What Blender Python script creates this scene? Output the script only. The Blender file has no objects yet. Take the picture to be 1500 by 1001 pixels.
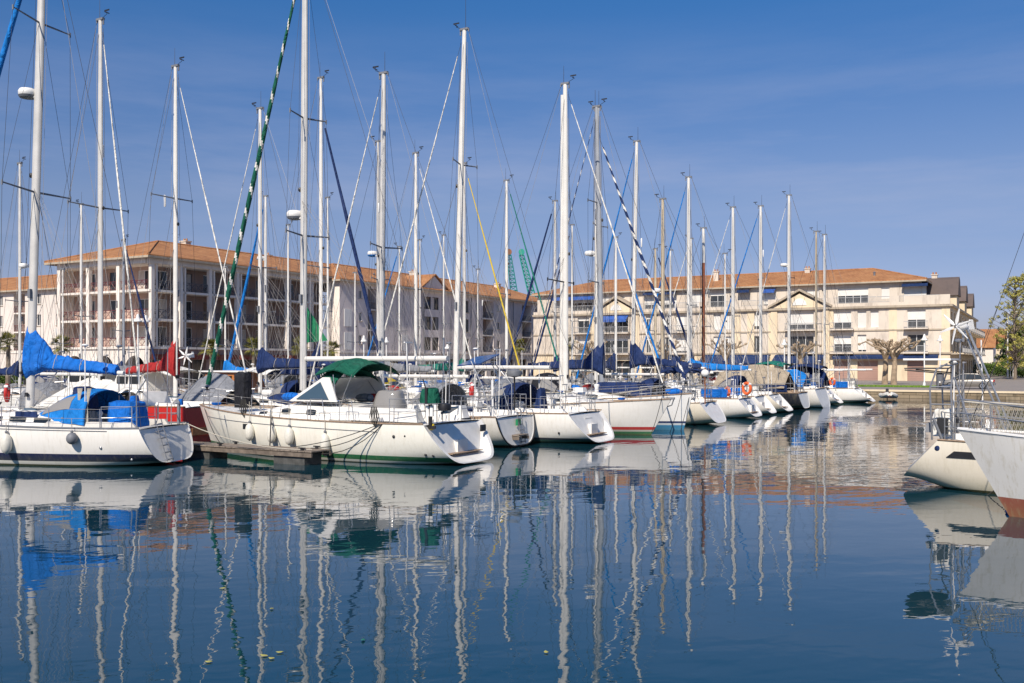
import bpy, math, random
from math import sin, cos, pi, radians as R, sqrt, atan2
from mathutils import Vector, Matrix, noise
random.seed(7)
sc = bpy.context.scene
COL = sc.collection
V = Vector
F = 1400.0; CAMZ = 3.3
ANG = R(29.1)
DA = V((sin(ANG), cos(ANG), 0))           # away, along the row of boats
DB = V((-cos(ANG), sin(ANG), 0))          # towards the left, along the moored hulls
def ab(a, b, z=0): return DA*a - DB*b + V((0,0,z))
def rz(d): return atan2(d[1], d[0])
WATER = 0.0; QZ = 0.72

# ---------------------------------------------------------------- materials
MATS = {}
def nt(name):
    m = bpy.data.materials.new(name); m.use_nodes = True
    t = m.node_tree; b = t.nodes['Principled BSDF']
    MATS[name] = m
    return m, t, b
def N(t, ty, **k):
    n = t.nodes.new(ty)
    for a, v in k.items():
        if a in n.inputs: n.inputs[a].default_value = v
        else: setattr(n, a, v)
    return n
def rgba(c): return (c[0], c[1], c[2], 1)
def ramp(t, fac, stops, interp='LINEAR'):
    r = t.nodes.new('ShaderNodeValToRGB'); r.color_ramp.interpolation = interp
    e = r.color_ramp.elements
    while len(e) < len(stops): e.new(0.5)
    for i, (p, c) in enumerate(stops):
        e[i].position = p; e[i].color = rgba(c) if not isinstance(c, float) else (c, c, c, 1)
    t.links.new(fac, r.inputs[0]); return r.outputs[0]
def mixc(t, fac, a, b, mode='MIX'):
    m = t.nodes.new('ShaderNodeMix'); m.data_type = 'RGBA'; m.blend_type = mode
    for k, v in ((0, fac), (6, a), (7, b)):
        if hasattr(v, 'is_linked') or hasattr(v, 'links'): t.links.new(v, m.inputs[k])
        else: m.inputs[k].default_value = v if k == 0 else rgba(v)
    return m.outputs[2]
def coords(t, kind='Object', scale=(1,1,1)):
    tc = t.nodes.new('ShaderNodeTexCoord'); mp = t.nodes.new('ShaderNodeMapping')
    mp.inputs['Scale'].default_value = scale
    t.links.new(tc.outputs[kind], mp.inputs[0]); return mp.outputs[0]
def geo_pos(t, scale=(1,1,1), rot=0):
    g = t.nodes.new('ShaderNodeNewGeometry'); mp = t.nodes.new('ShaderNodeMapping')
    mp.inputs['Scale'].default_value = scale; mp.inputs['Rotation'].default_value = (0,0,rot)
    t.links.new(g.outputs['Position'], mp.inputs[0]); return mp.outputs[0]
def tex_noise(t, vec, scale, detail=4, rough=.55):
    n = N(t, 'ShaderNodeTexNoise'); n.inputs['Scale'].default_value = scale
    n.inputs['Detail'].default_value = detail; n.inputs['Roughness'].default_value = rough
    t.links.new(vec, n.inputs['Vector']); return n.outputs['Fac']
def bump(t, b, h, strength=.3, dist=.02):
    n = N(t, 'ShaderNodeBump'); n.inputs['Strength'].default_value = strength
    n.inputs['Distance'].default_value = dist
    t.links.new(h, n.inputs['Height']); t.links.new(n.outputs[0], b.inputs['Normal'])
def simple(name, c, rough=.5, metal=0, var=.12, scale=6, bmp=0, bscale=30, spec=None):
    m, t, b = nt(name)
    vec = coords(t)
    f = tex_noise(t, vec, scale, 5)
    d = tuple(max(0, x*(1-var)) for x in c); l = tuple(min(1, x*(1+var*.7)) for x in c)
    t.links.new(ramp(t, f, [(.3, d), (.7, l)]), b.inputs['Base Color'])
    b.inputs['Roughness'].default_value = rough; b.inputs['Metallic'].default_value = metal
    if spec is not None: b.inputs['Specular IOR Level'].default_value = spec
    if bmp: bump(t, b, tex_noise(t, vec, bscale, 4), 1, bmp)
    return m
def fabric(name, c, fade=.25):
    m, t, b = nt(name)
    vec = coords(t)
    f = tex_noise(t, vec, 2.2, 5, .6)
    d = tuple(x*.8 for x in c); l = tuple(min(1, x*(1+fade)+fade*.012) for x in c)
    base = ramp(t, f, [(.3, d), (.7, l)])
    # sewn seams across the cloth and patches bleached by the sun
    wv_ = t.nodes.new('ShaderNodeTexWave'); wv_.bands_direction = 'X'; wv_.inputs['Scale'].default_value = .42; wv_.inputs['Distortion'].default_value = .25; t.links.new(vec, wv_.inputs['Vector'])
    base = mixc(t, ramp(t, wv_.outputs['Fac'], [(.985, 0.0), (.995, .55)]), base, tuple(x*.35 for x in c))
    fd = tex_noise(t, vec, .9, 6, .7)
    base = mixc(t, ramp(t, fd, [(.5, 0.0), (.75, .30)]), base, tuple(min(1, x*1.25+.07) for x in c))
    t.links.new(base, b.inputs['Base Color'])
    b.inputs['Roughness'].default_value = .85; b.inputs['Specular IOR Level'].default_value = .25
    w = N(t, 'ShaderNodeTexNoise'); w.inputs['Scale'].default_value = 4; w.inputs['Detail'].default_value = 3
    w.inputs['Distortion'].default_value = 1.2
    t.links.new(coords(t, 'Object', (1, 1, .5)), w.inputs['Vector'])
    bump(t, b, w.outputs['Fac'], 1, .13)
    return m
def hullmat(name, bands, top, grime=.35):
    """bands: list of (z_upper, colour) from the bottom up; above the last: top"""
    m, t, b = nt(name)
    tc = t.nodes.new('ShaderNodeTexCoord'); sx = t.nodes.new('ShaderNodeSeparateXYZ')
    t.links.new(tc.outputs['Object'], sx.inputs[0])
    mr = N(t, 'ShaderNodeMapRange'); mr.inputs['From Min'].default_value = -1; mr.inputs['From Max'].default_value = 2.5
    t.links.new(sx.outputs['Z'], mr.inputs['Value'])
    z2 = lambda z: (z+1)/3.5
    stops = []; p = 0.0
    for zu, c in bands: stops.append((p, c)); p = z2(zu)
    stops.append((p, top))
    col = ramp(t, mr.outputs[0], stops, 'CONSTANT')
    # streaks of grime running down and a yellow-green bloom just over the waterline
    g = tex_noise(t, coords(t, 'Object', (7, 7, .55)), 1.5, 6, .7)
    gm = ramp(t, g, [(.5, 0.0), (.74, 1.0)])
    mul = N(t, 'ShaderNodeMath', operation='MULTIPLY'); mul.inputs[1].default_value = grime
    t.links.new(gm, mul.inputs[0])
    col = mixc(t, mul.outputs[0], col, (.42, .36, .22))
    wl = ramp(t, mr.outputs[0], [(0, 1.0), (z2(.06), 1.0), (z2(.42), 0.0)])
    m2 = N(t, 'ShaderNodeMath', operation='MULTIPLY'); m2.inputs[1].default_value = .22
    t.links.new(wl, m2.inputs[0]); col = mixc(t, m2.outputs[0], col, (.24, .25, .08))
    t.links.new(col, b.inputs['Base Color'])
    b.inputs['Roughness'].default_value = .28
    bump(t, b, tex_noise(t, coords(t, 'Object', (.8, .8, 1)), 1.2, 2), .5, .02)
    return m

WH = (.80, .77, .70); CREAM = (.74, .68, .55); NAVY = (.012, .018, .07); BLACK = (.012, .012, .014)
simple('gelcoat', (.80, .78, .73), .35, var=.1, scale=3, bmp=.002, bscale=8)
simple('gelcoat_cream', (.72, .66, .54), .4, var=.1, scale=3)
simple('deck_grey', (.55, .53, .49), .7, var=.1, scale=8)
simple('teak', (.30, .21, .14), .75, var=.3, scale=9)
simple('weathered_wood', (.17, .135, .105), .85, var=.45, scale=4, bmp=.01, bscale=9); simple('weathered_deck', (.24, .195, .155), .85, var=.4, scale=7)
simple('curtain', (.55, .50, .44), .8); simple('curtain_grey', (.22, .21, .2), .8)
simple('wood_brown', (.26, .11, .045), .45, var=.3, scale=9)
simple('varnish_orange', (.42, .16, .05), .3, var=.3, scale=7)
simple('mast_white', (.72, .70, .65), .38, var=.08, scale=2)
simple('mast_alu', (.60, .585, .55), .45, .1, var=.12, scale=2)
simple('mast_grey', (.30, .32, .35), .45, .0, var=.12, scale=2)
simple('mast_tan', (.50, .42, .30), .45, var=.15, scale=2)
simple('mast_wood', (.33, .10, .035), .35, var=.25, scale=3)
simple('steel', (.45, .45, .45), .3, .7, var=.1)
simple('wire', (.065, .062, .06), .5, .3, var=.1)
simple('wire_light', (.36, .34, .32), .5, .2, var=.1)
simple('black', (.015, .015, .017), .45, var=.2)
simple('rubber_grey', (.17, .18, .2), .6)
simple('fender_white', (.70, .68, .60), .5, var=.12)
simple('rope_dark', (.035, .033, .03), .9, var=.3, scale=30)
simple('rope_light', (.5, .46, .38), .9, var=.2, scale=30)
simple('plastic_white', (.80, .79, .76), .4, var=.05)
simple('orange', (.75, .13, .03), .6)
simple('red', (.50, .025, .02), .5)
simple('green_plain', (.01, .20, .08), .6); simple('float_dark', (.075, .075, .07), .8, var=.4)
simple('yellow', (.62, .45, .03), .6); simple('leaf_tan', (.38, .36, .10), .7)
simple('solar', (.03, .07, .2), .15, var=.3, scale=4)
fabric('canvas_blue', (.004, .13, .50)); fabric('canvas_navy', (.010, .026, .095))
fabric('canvas_green', (.006, .095, .058)); fabric('canvas_red', (.36, .022, .022))
fabric('canvas_tan', (.36, .30, .22)); fabric('canvas_white', (.72, .70, .64)); fabric('canvas_grey', (.20, .21, .23))
fabric('canvas_bright', (.006, .17, .52)); fabric('canvas_black', (.012, .013, .018)); fabric('canvas_teal', (.01, .16, .12))
def glass(name, c, rough=.08):
    m, t, b = nt(name); b.inputs['Base Color'].default_value = rgba(c)
    b.inputs['Roughness'].default_value = rough; b.inputs['IOR'].default_value = 1.5
    bump(t, b, tex_noise(t, coords(t), .8, 2), .3, .02); return m
glass('glass_dark', (.02, .025, .03)); glass('glass_blue', (.05, .09, .13)); glass('window_glass', (.035, .04, .045), .06)
glass('vinyl', (.26, .25, .235), .12)

# ---------------------------------------------------------------- mesh builder
def perp(d):
    d = d.normalized(); a = V((0,0,1)) if abs(d.z) < .9 else V((1,0,0))
    u = d.cross(a).normalized(); return u, d.cross(u).normalized()
class MB:
    def __init__(s): s.v = []; s.f = []; s.sm = []; s.mi = []
    def add(s, vs, fs, smooth=False, mi=0):
        o = len(s.v); s.v += [tuple(x) for x in vs]
        for k, f in enumerate(fs):
            s.f.append(tuple(o+i for i in f)); s.sm.append(smooth); s.mi.append(mi[k] if isinstance(mi, list) else mi)
        return s
    def box(s, c, d, rot=0, mi=0, top=(1, 1)):
        c = V(c); M = Matrix.Rotation(rot, 3, 'Z') if not isinstance(rot, Matrix) else rot
        vs = []
        for z in (-.5, .5):
            k = top if z > 0 else (1, 1)
            for x, y in ((-.5,-.5), (.5,-.5), (.5,.5), (-.5,.5)):
                vs.append(c + M @ V((x*d[0]*k[0], y*d[1]*k[1], z*d[2])))
        return s.add(vs, [(3,2,1,0), (4,5,6,7), (0,1,5,4), (1,2,6,5), (2,3,7,6), (3,0,4,7)], False, mi)
    def loft(s, rings, closed=True, cap0=True, cap1=True, smooth=True, mi=0, fm=None):
        n = len(rings[0]); fs = []; ms = []
        for i in range(len(rings)-1):
            for j in range(n if closed else n-1):
                k = (j+1) % n
                fs.append((i*n+j, i*n+k, (i+1)*n+k, (i+1)*n+j)); ms.append(fm(i, j) if fm else mi)
        s.add([p for r in rings for p in r], fs, smooth, ms)
        if cap0: s.add(rings[0], [tuple(range(n))[::-1]], False, mi)
        if cap1: s.add(rings[-1], [tuple(range(n))], False, mi)
        return s
    def tube(s, pts, r, n=6, caps=True, mi=0, loop=False, flat=1.0, fm=None):
        pts = [V(p) for p in pts]; m = len(pts); rs = r if isinstance(r, (list, tuple)) else [r]*m
        rings = []; u = None
        for i, p in enumerate(pts):
            if loop: d = pts[(i+1) % m]-pts[i-1]
            else: d = pts[min(i+1, m-1)]-pts[max(i-1, 0)]
            if d.length < 1e-9: d = V((0,0,1))
            d.normalize()
            if u is None: u, w = perp(d)
            else:
                u = (u-d*u.dot(d))
                if u.length < 1e-6: u, w = perp(d)
                u.normalize()
            w = d.cross(u)
            rings.append([p+(u*cos(a)*flat+w*sin(a))*rs[i] for a in (2*pi*k/n for k in range(n))])
        if loop: rings.append(rings[0]); caps = False
        return s.loft(rings, True, caps, caps, n > 4, mi, fm)
    def ell(s, c, r, nu=10, nv=6, mi=0, z0=-1):
        c = V(c); rings = []
        for i in range(nv+1):
            t = -pi/2+pi*i/nv; z = max(sin(t), z0); q = max(cos(t), .02)
            rings.append([c+V((r[0]*q*cos(2*pi*k/nu), r[1]*q*sin(2*pi*k/nu), r[2]*z)) for k in range(nu)])
        return s.loft(rings, mi=mi)
    def lathe(s, c, prof, n=10, mi=0):
        c = V(c)
        return s.loft([[c+V((r*cos(2*pi*k/n), r*sin(2*pi*k/n), z)) for k in range(n)] for r, z in prof], mi=mi)
    def grid(s, rows, smooth=True, mi=0):
        return s.loft(rows, False, False, False, smooth, mi)
    def poly(s, pts, mi=0): return s.add(pts, [tuple(range(len(pts)))], False, mi)
    def slab(s, pts, th, mi=0):
        """flat outline given in 3-D with a thickness vector"""
        th = V(th); a = [V(p) for p in pts]; n = len(a)
        s.add(a+[p+th for p in a], [tuple(range(n))[::-1], tuple(range(n, 2*n))]+[(i, (i+1) % n, n+(i+1) % n, n+i) for i in range(n)], False, mi)
        return s
    def build(s, name, mats, parent=None, label=None, sharp=35):
        me = bpy.data.meshes.new(name); me.from_pydata(s.v, [], s.f)
        if isinstance(mats, str): mats = [mats]
        for m in mats: me.materials.append(MATS[m])
        me.polygons.foreach_set('use_smooth', s.sm); me.polygons.foreach_set('material_index', s.mi)
        me.update()
        if any(s.sm): me.set_sharp_from_angle(angle=R(sharp))
        return link(name, me, parent, label)
def link(name, me, parent=None, label=None):
    o = bpy.data.objects.new(name, me); COL.objects.link(o)
    if parent: o.parent = parent
    if label: o['label'] = label
    return o
def tag(o, label=None, cat=None, group=None, kind=None):
    for k, v in (('label', label), ('category', cat), ('group', group), ('kind', kind)):
        if v: o[k] = v
    return o
def thing(name, label, cat, loc=(0,0,0), rot=0, group=None):
    o = bpy.data.objects.new(name, None); COL.objects.link(o); o.empty_display_size = .2
    o.location = loc; o.rotation_euler = (0, 0, rot); return tag(o, label, cat, group)
def rename_root(o, name): o.name = name
def copytree(o, parent=None):
    c = o.copy(); COL.objects.link(c)
    if parent: c.parent = parent
    for ch in list(o.children): copytree(ch, c)
    return c
def sag(p, q, d, n=8):
    p, q = V(p), V(q)
    return [p.lerp(q, t/n)+V((0,0,-4*d*(t/n)*(1-t/n))) for t in range(n+1)]
# ---------------------------------------------------------------- yachts
def lerp(a, b, t): return a+(b-a)*t
def clamp(x, a=0., b=1.): return max(a, min(b, x))
def sstep(a, b, x):
    t = clamp((x-a)/(b-a)); return t*t*(3-2*t)

class Hull:
    def __init__(h, L=12, W=3.8, fs=1.15, fb=1.5, stern=.78, rake=.9, brake=1.0, zb0=.12, full=.42):
        h.L, h.W, h.fs, h.fb, h.stern, h.rake, h.brake, h.zb0, h.full = L, W/2, fs, fb, stern, rake, brake, zb0, full
    def half(h, s):
        m = .42
        if s < m: return h.W*(h.stern+(1-h.stern)*sin(s/m*pi/2))
        t = (s-m)/(1-m); return h.W*max(.012, (1-t**2.15)**.95)
    def sheer(h, s): return h.fs+(h.fb-h.fs)*(s**1.7)-.05*sin(pi*s)
    def zb(h, s):
        if s < .3: return lerp(h.zb0, -.34, sstep(0, .3, s)**.9)
        return -.34-.1*sin(pi*(s-.3)/.7)
    def X(h, s, z):
        zs = h.sheer(s); q = z/zs
        return s*h.L+h.rake*clamp(q)*(1-s)**4-h.brake*(1-clamp(q, -.3, 1))*s**5
    def pt(h, s, th):
        zs, zb = h.sheer(s), h.zb(s)
        p = lerp(h.full, 1.15, sstep(.5, 1, s)); q = lerp(1.25, 1.0, s)
        y = h.half(s)*max(0, cos(th))**p; z = zs-(zs-zb)*sin(th)**q
        return V((h.X(s, z), y, z))
    def top(h, s, v=1, dz=0):
        z = h.sheer(s); return V((h.X(s, z), h.half(s)*v, z+dz))
    def s_at(h, x):            # station whose sheer point lies at local x
        a, b = 0, 1
        for _ in range(24):
            m = (a+b)/2
            if h.X(m, h.sheer(m)) < x: a = m
            else: b = m
        return (a+b)/2
    def side(h, x, z, out=0):     # point of the port topside at local x, height z
        best = None
        s = h.s_at(x)
        for _ in range(6):
            # theta for that height
            zs, zb = h.sheer(s), h.zb(s); q = lerp(1.25, 1.0, s)
            th = math.asin(clamp((zs-z)/(zs-zb), 0, 1)**(1/q))
            p = h.pt(s, th); s = clamp(s-(p.x-x)/h.L, 0, 1)
        return p+V((0, out, 0))

def build_hull(P, h, hm, deckm, root):
    ns, nr = 34, 12
    S = [(i/ns)**1.0 for i in range(ns+1)]
    mb = MB(); rings = []
    for s in S:
        port = [h.pt(s, j/nr*pi/2) for j in range(nr+1)]
        rings.append(port+[V((p.x, -p.y, p.z)) for p in port[-2::-1]])
    mb.grid([r[::-1] for r in rings])
    hu = mb.build('hull', hm, root); rim = rings[0]; mb = MB()
    if P.get('stern_type', 'scoop') == 'scoop':
        c = sum(rim, V())/len(rim)
        zf = .34
        mid = [V((p.x+.02, p.y*.9, c.z+(p.z-c.z)*.93)) for p in rim]
        deep = P.get('scoop', .75)
        inn = []
        for p in mid:
            z = max(p.z, zf); inn.append(V((max(p.x+.02, deep+.25*z), p.y*.93, z)))
        mb.grid([rim, mid], False); mb.grid([mid, inn], True)
        mb.poly([p for p in inn])
        mb.build('transom', P.get('transom', 'gelcoat'), root)
        # steps and lockers moulded in the scoop
        st = MB(); st.box((deep+.28, 0, .55), (.5, .62, .42)); st.box((deep+.5, 0, .85), (.4, .7, .3))
        st.box((deep+.4, .75, .62), (.05, .42, .32), mi=0); st.build('transom_step', 'gelcoat', root)
        sl = MB(); sl.box((deep*.75+.12, 0, zf+.015), (deep*.6, h.W*.9, .02)); sl.build('swim_platform', 'teak', root)
    else:
        inset = [V((p.x+.03, p.y*.94, .5*(h.fs)+(p.z-.5*h.fs)*.94)) for p in rim]
        mb.grid([rim, inset], False); mb.poly(inset)
        mb.build('transom', P.get('transom', 'gelcoat'), root)
        if P.get('rim'):
            r = MB(); r.tube([p+V((-.012, 0, 0)) for p in rim], .03, 5); r.build('transom_edge', P['rim'], root)
    # deck as one moulding, with cockpit well and coamings
    cs = [0, .045, .06, .065, .1, .14, .2, .26, .32, .345, .35, .365] + [.4+.6*i/14 for i in range(15)]
    cv = [0, .2, .28, .30, .50, .52, .56, .64, .68, .85, 1.0]
    cv = [-v for v in cv[:0:-1]]+cv
    rows = []
    for s in cs:
        row = []
        for v in cv:
            p = h.top(s, v, -.03+.05*(1-v*v)); a = abs(v)
            if .055 < s < .355 and P.get('well', True):
                if a <= .281: p.z -= .75
                elif a <= .501: p.z -= .33
                elif .53 < a < .66: p.z += .17
            elif s <= .07 or s >= .355: pass
            row.append(p)
        rows.append(row)
    d = MB(); d.grid(rows, True); d.build('deck', deckm, root, sharp=25)
    for sg in (1, -1):
        t = MB(); t.tube([h.top(i/30, sg, .02) for i in range(31)], .028, 5); t.build('toe_rail', P.get('rail', 'teak'), root)
    return hu

def coachroof(P, h, root, x0, x1, hh, wf=.66, mat='gelcoat', nwin=4, wmat='glass_dark', sides=(1, -1), wlen=.62, wgap=.3, strip=False):
    n = 16; rings = []
    def ring_at(x):
        s = h.s_at(x); w = min(h.half(s)*wf, h.half(s)-.25); t = (x-x0)/(x1-x0)
        w = max(w, .12); z = h.sheer(s)-.04
        k = hh*(1-sstep(.45, 1, t)*.93)
        return w, z, k
    prof = [(1, 0), (.97, .35), (.93, .75), (.86, .95), (.7, 1.04), (.35, 1.12), (0, 1.14)]
    for i in range(n+1):
        x = lerp(x0, x1, i/n); w, z, k = ring_at(x)
        half = [V((x, w*a, z+k*b)) for a, b in prof]
        rings.append(half+[V((p.x, -p.y, p.z)) for p in half[-2::-1]])
    mb = MB(); mb.loft(rings, False, False, False, True)
    mb.poly(rings[0]); c = mb.build('coachroof', mat, root, sharp=45)
    wins = []
    x = x0+.35
    for i in range(nwin):
        for sg in sides:
            m = MB(); rows = []
            for kx in range(5):
                xx = x+wlen*kx/4; w, z, k = ring_at(xx)
                if k < .18: continue
                e = .04 if kx in (0, 4) and not strip else 0
                rows.append([V((xx, sg*(w*.972+.012), z+k*(.36+e))), V((xx, sg*(w*.935+.012), z+k*(.74-e)))])
            if len(rows) > 2: m.grid(rows); m.build('window', wmat, c)
        x += wlen+wgap
    # hatches and grab rail
    for xx in (lerp(x0, x1, .45), lerp(x0, x1, .75)):
        w, z, k = ring_at(xx); m = MB(); m.box((xx, 0, z+k*1.14+.02), (.5, .5, .05), top=(.92, .92)); m.build('hatch', 'glass_blue', c)
    for sg in (1, -1):
        m = MB(); pts = []
        for i in range(9):
            xx = lerp(x0+.3, lerp(x0, x1, .55), i/8); w, z, k = ring_at(xx)
            pts.append(V((xx, sg*w*.72, z+k*1.04+(.07 if i % 2 else .01))))
        m.tube(pts, .018, 5); m.build('grab_rail', 'teak' if P.get('teakrail') else 'steel', c)
    return c, ring_at

def sprayhood(root, x, z, w, H, length, mat, name='sprayhood', side_win=True):
    """folding hood over the companionway, open towards the stern"""
    n = 9; rings = []; m = MB()
    def arc(t, off=0):
        hh = (H*sin(clamp(t, .02, 1)*pi/2)**.85)+off; xx = x+length*(1-t)
        ww = (w-.12*(1-t))+off
        return [V((xx, ww*cos(pi*k/12)*(1 if abs(cos(pi*k/12)) > .8 else .97), z+hh*max(0, sin(pi*k/12))**.62)) for k in range(13)]
    for i in range(n+1): rings.append(arc(i/n))
    rings.append([p+V((-.35, 0, -.05)) for p in arc(1)])
    inner = [[V((p.x, p.y*.975, z+(p.z-z)*.975)) for p in r] for r in rings[::-1]]
    m.loft(rings+inner, False, False, False, True)
    o = m.build(name, mat, root, sharp=50)
    if side_win:
        for sg in (0, 1):
            rows = []
            for i in (3, 4, 5, 6, 7, 8):
                r = rings[i]; idx = (1, 2, 3) if sg == 0 else (11, 10, 9)
                rows.append([r[j]+V((0, .012 if sg == 0 else -.012, .004)) for j in idx])
            w_ = MB(); w_.grid(rows); w_.build('side_pane', 'vinyl', o)
        rows = [[rings[i][j]+V((.012, 0, .01)) for j in (4, 5, 6, 7, 8)] for i in (2, 3, 4)]
        w_ = MB(); w_.grid(rows); w_.build('front_pane', 'vinyl', o)
    return o

def bimini(root, x0, x1, z, w, mat, zb=1.3, arch=.22, legs=True, xl=None):
    rows = []; n = 8
    for i in range(n+1):
        t = i/n; x = lerp(x0, x1, t); zz = z+.16*sin(pi*t)-.05*abs(2*t-1)
        rows.append([V((x, w*(2*k/10-1), zz-arch*abs(2*k/10-1)**2.4+.015*sin(9*t+k))) for k in range(11)])
    m = MB(); m.loft(rows+[[p-V((0, 0, .03)) for p in r] for r in rows[::-1]], False, False, False, True)
    o = m.build('bimini_top', mat, root, sharp=60)
    if legs:
        xm = xl if xl is not None else (x0+x1)/2
        for sg in (1, -1):
            for xe in (x0+.05, x0+(x1-x0)*.5, x1-.05):
                f = MB(); f.tube([(xm, sg*w*1.0, zb), (lerp(xm, xe, .5), sg*w*1.0, lerp(zb, z-arch, .55)), (xe, sg*w*.99, z-arch)], .014, 5); f.build('frame_leg', 'steel', o)
    return o

def sailcover(root, xm, z, length, mat, rise=1.0, th=.2, tilt=0.0, seed=0, aft=-1):
    """stacked mainsail under its cover, on the boom, standing up against the mast"""
    n = 54; rings = []
    rnd = random.Random(seed)
    for i in range(n+1):
        t = (i/n)**1.35; x = xm+.14-(length+.1)*t
        hz = rise*clamp(1.22-t*length/.8)**.85+lerp(.54, .22, t**.8)+.05*noise.noise(V((t*length*3.1, seed, 0)))+.03*noise.noise(V((t*length*9, seed, 3)))
        low = -.10-.42*max(0, 1-t*length/.7)**1.1*rise
        wd = lerp(th*1.15, th*.62, t)*(1+.07*sin(t*23+seed)+.05*rnd.uniform(-1, 1))
        zc = z+tilt*t
        ring = []
        for k in range(20):
            a = 2*pi*k/20; cy, sz = cos(a), sin(a)
            yy = wd*cy*(1-.42*max(0, sz)**1.2)
            zz = zc+(hz*sz if sz > 0 else -low*sz)
            q = V((x*4.5+zz*1.5, a*1.3, seed)); w1 = .035*noise.noise(q)+.02*noise.noise(q*2.7); ring.append(V((x, yy+w1*(1 if cy > 0 else -1)*abs(cy), zz+w1*sz)))
        rings.append(ring)
    m = MB(); m.loft(rings, True, True, True, True)
    o = m.build('sail_cover', mat, root, sharp=75)
    x = 1.0
    while x < length-.2:
        k = min(range(len(rings)), key=lambda j: abs(rings[j][0].x-(xm-x))); r_ = rings[k]; c_ = sum(r_, V())/len(r_)
        l = MB(); l.tube([c_+(p-c_)*1.03 for p in r_], .011, 4, loop=True); l.build('lashing', 'rope_light', o); x += .95
    return o

def rig(P, h, root, hi):
    mx, H = P['mast_x'], P['mast_h']; r = P.get('mast_r', .085)*.84; mm = P.get('mast_mat', 'mast_white')
    lean = P.get('lean', (0, 0))       # (forward, to port) at the masthead in metres
    zb = P.get('mast_foot', 1.5)
    def mp(z):
        t = (z-zb)/(H-zb); return V((mx+lean[0]*t+P.get('bend', 0)*sin(pi*clamp(t)), lean[1]*t, z))
    n = 14; rings = []
    for i in range(n+1):
        z = lerp(zb-.3, H, i/n); k = 1 if z < H*.72 else lerp(1, .72, (z-H*.72)/(H*.28)); c = mp(z)
        rings.append([c+V((1.45*r*k*cos(a), r*k*sin(a), 0)) for a in (2*pi*j/12 for j in range(12))])
    m = MB()
    wood = P.get('wood_top')
    m.loft(rings, True, True, True, True, fm=(lambda i, j: 1 if i >= wood else 0) if wood else None)
    if P.get('double'):
        m.tube([mp(zb)+V((-.22, 0, 0)), mp(H*.97)+V((-.15, 0, 0))], r*.8, 8)
    mast = m.build('mast', [mm, 'mast_white'], root)
    # slides, track and winches up the mast
    tk = MB(); tk.box((mp(2.6)+V((1.5*r, 0, 0))), (.05, .2, .16)); tk.build('track_slide', 'black', mast); tk = MB(); tk.lathe(mp(2.2)+V((0, r+.07, -.07)), [(.07, 0), (.055, .05), (.06, .12), (.04, .14)], 8)
    tk.build('winch', 'black', mast)
    tk = MB(); tk.tube([mp(2.9)+V((-1.42*r, 0, 0)), mp(H*.7)+V((-1.42*r, 0, 0)), mp(H*.97)+V((-1.1*r, 0, 0))], .017, 4); tk.build('mast_track', 'rubber_grey', mast)
    rf_ = random.Random(int(H*100)); z = H*rf_.uniform(.5, .66); c = mp(z)
    tk = MB(); tk.ell(c+V((1.6*r+.04, 0, 0)), (.06, .06, .09), 8, 5); tk.build('steaming_light', 'black', mast)
    if rf_.random() < .5:
        q = mp(H*rf_.uniform(.3, .8))+V((-.3, rf_.choice((-.35, .35)), 0)); tk = MB(); tk.lathe(q, [(.03, -.28), (.05, -.25), (.05, .25), (.03, .28)], 8); tk.build('radar_reflector', rf_.choice(('plastic_white', 'rubber_grey')), mast)
    if rf_.random() < .5:
        tk = MB(); q = mp(H*rf_.uniform(.25, .4)); tk.box(q+V((0, r+.05, 0)), (.1, .1, .3)); tk.build('deck_light', 'rubber_grey', mast)
    hd = MB(); top = mp(H)
    hd.box(top+V((0, 0, .04)), (.42, .13, .09)); hd.box(top+V((.2, 0, -.1)), (.06, .04, .22)); hd.box(top+V((-.22, 0, -.02)), (.06, .04, .14))
    hd.build('masthead_crane', 'rubber_grey', mast)
    an = MB(); ah = P.get('antenna', .9); an.tube([top+V((-.1, .05, .05)), top+V((-.1, .05, ah))], [.014, .008], 4)
    if ah: an.build('antenna', 'wire', mast)
    wv = MB(); wv.tube([top+V((.1, 0, .06)), top+V((.42, 0, .2)), top+V((.42, 0, .34))], .012, 4)
    wv.box(top+V((.42, 0, .36)), (.3, .02, .06)); wv.tube([top+V((.42, -.12, .26)), top+V((.42, .12, .26))], .022, 4)
    wv.build('wind_vane', 'black', mast)
    # spreaders
    sw = P.get('spr_w', .95); tips = []
    for k, fz in enumerate(P.get('spreaders', (.42, .72))):
        z = fz*H if fz < 1.5 else fz; w = sw*(1-.16*k); c = mp(z)
        sp = MB()
        for sg in (1, -1):
            sp.tube([c, c+V((-.22*P.get('sweep', 1), sg*w, .06))], [.04, .026], 5, flat=.6); sp.box(c+V((-.22*P.get('sweep', 1), sg*w, .05)), (.05, .03, .16))
        sp.build('spreader', P.get('spr_mat', 'rubber_grey'), mast); tips.append((c, w, z))
    wr = P.get('wire_r', .006)
    # standing rigging
    s_ = h.s_at(mx-.25); bw = h.half(s_)*.93
    for sg in (1, -1):
        ch = h.top(s_, sg*.93, .0)
        pts = [ch]+[c+V((-.22*P.get('sweep', 1), sg*w, .05)) for c, w, z in tips]+[mp(H*.985)]
        w_ = MB(); w_.tube(pts, wr, 4); w_.build('shroud', 'wire', root)
        if tips:
            w_ = MB(); w_.tube([ch+V((-.35, 0, 0)), tips[0][0]+V((0, sg*r, -.1))], wr, 4)
            if len(tips) > 1: w_.tube([tips[0][0]+V((-.22*P.get('sweep', 1), sg*tips[0][1], .05)), tips[1][0]+V((0, sg*r, -.1))], wr*.9, 4)
            w_.build('lower_shroud', 'wire', root)
    bx = h.top(0, 0); 
    for sg in ((1, -1) if P.get('split_back', True) else (0,)):
        pass
    w_ = MB(); jn = mp(H)+(V((bx.x+.1, 0, h.fs))-mp(H))*.72
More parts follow.
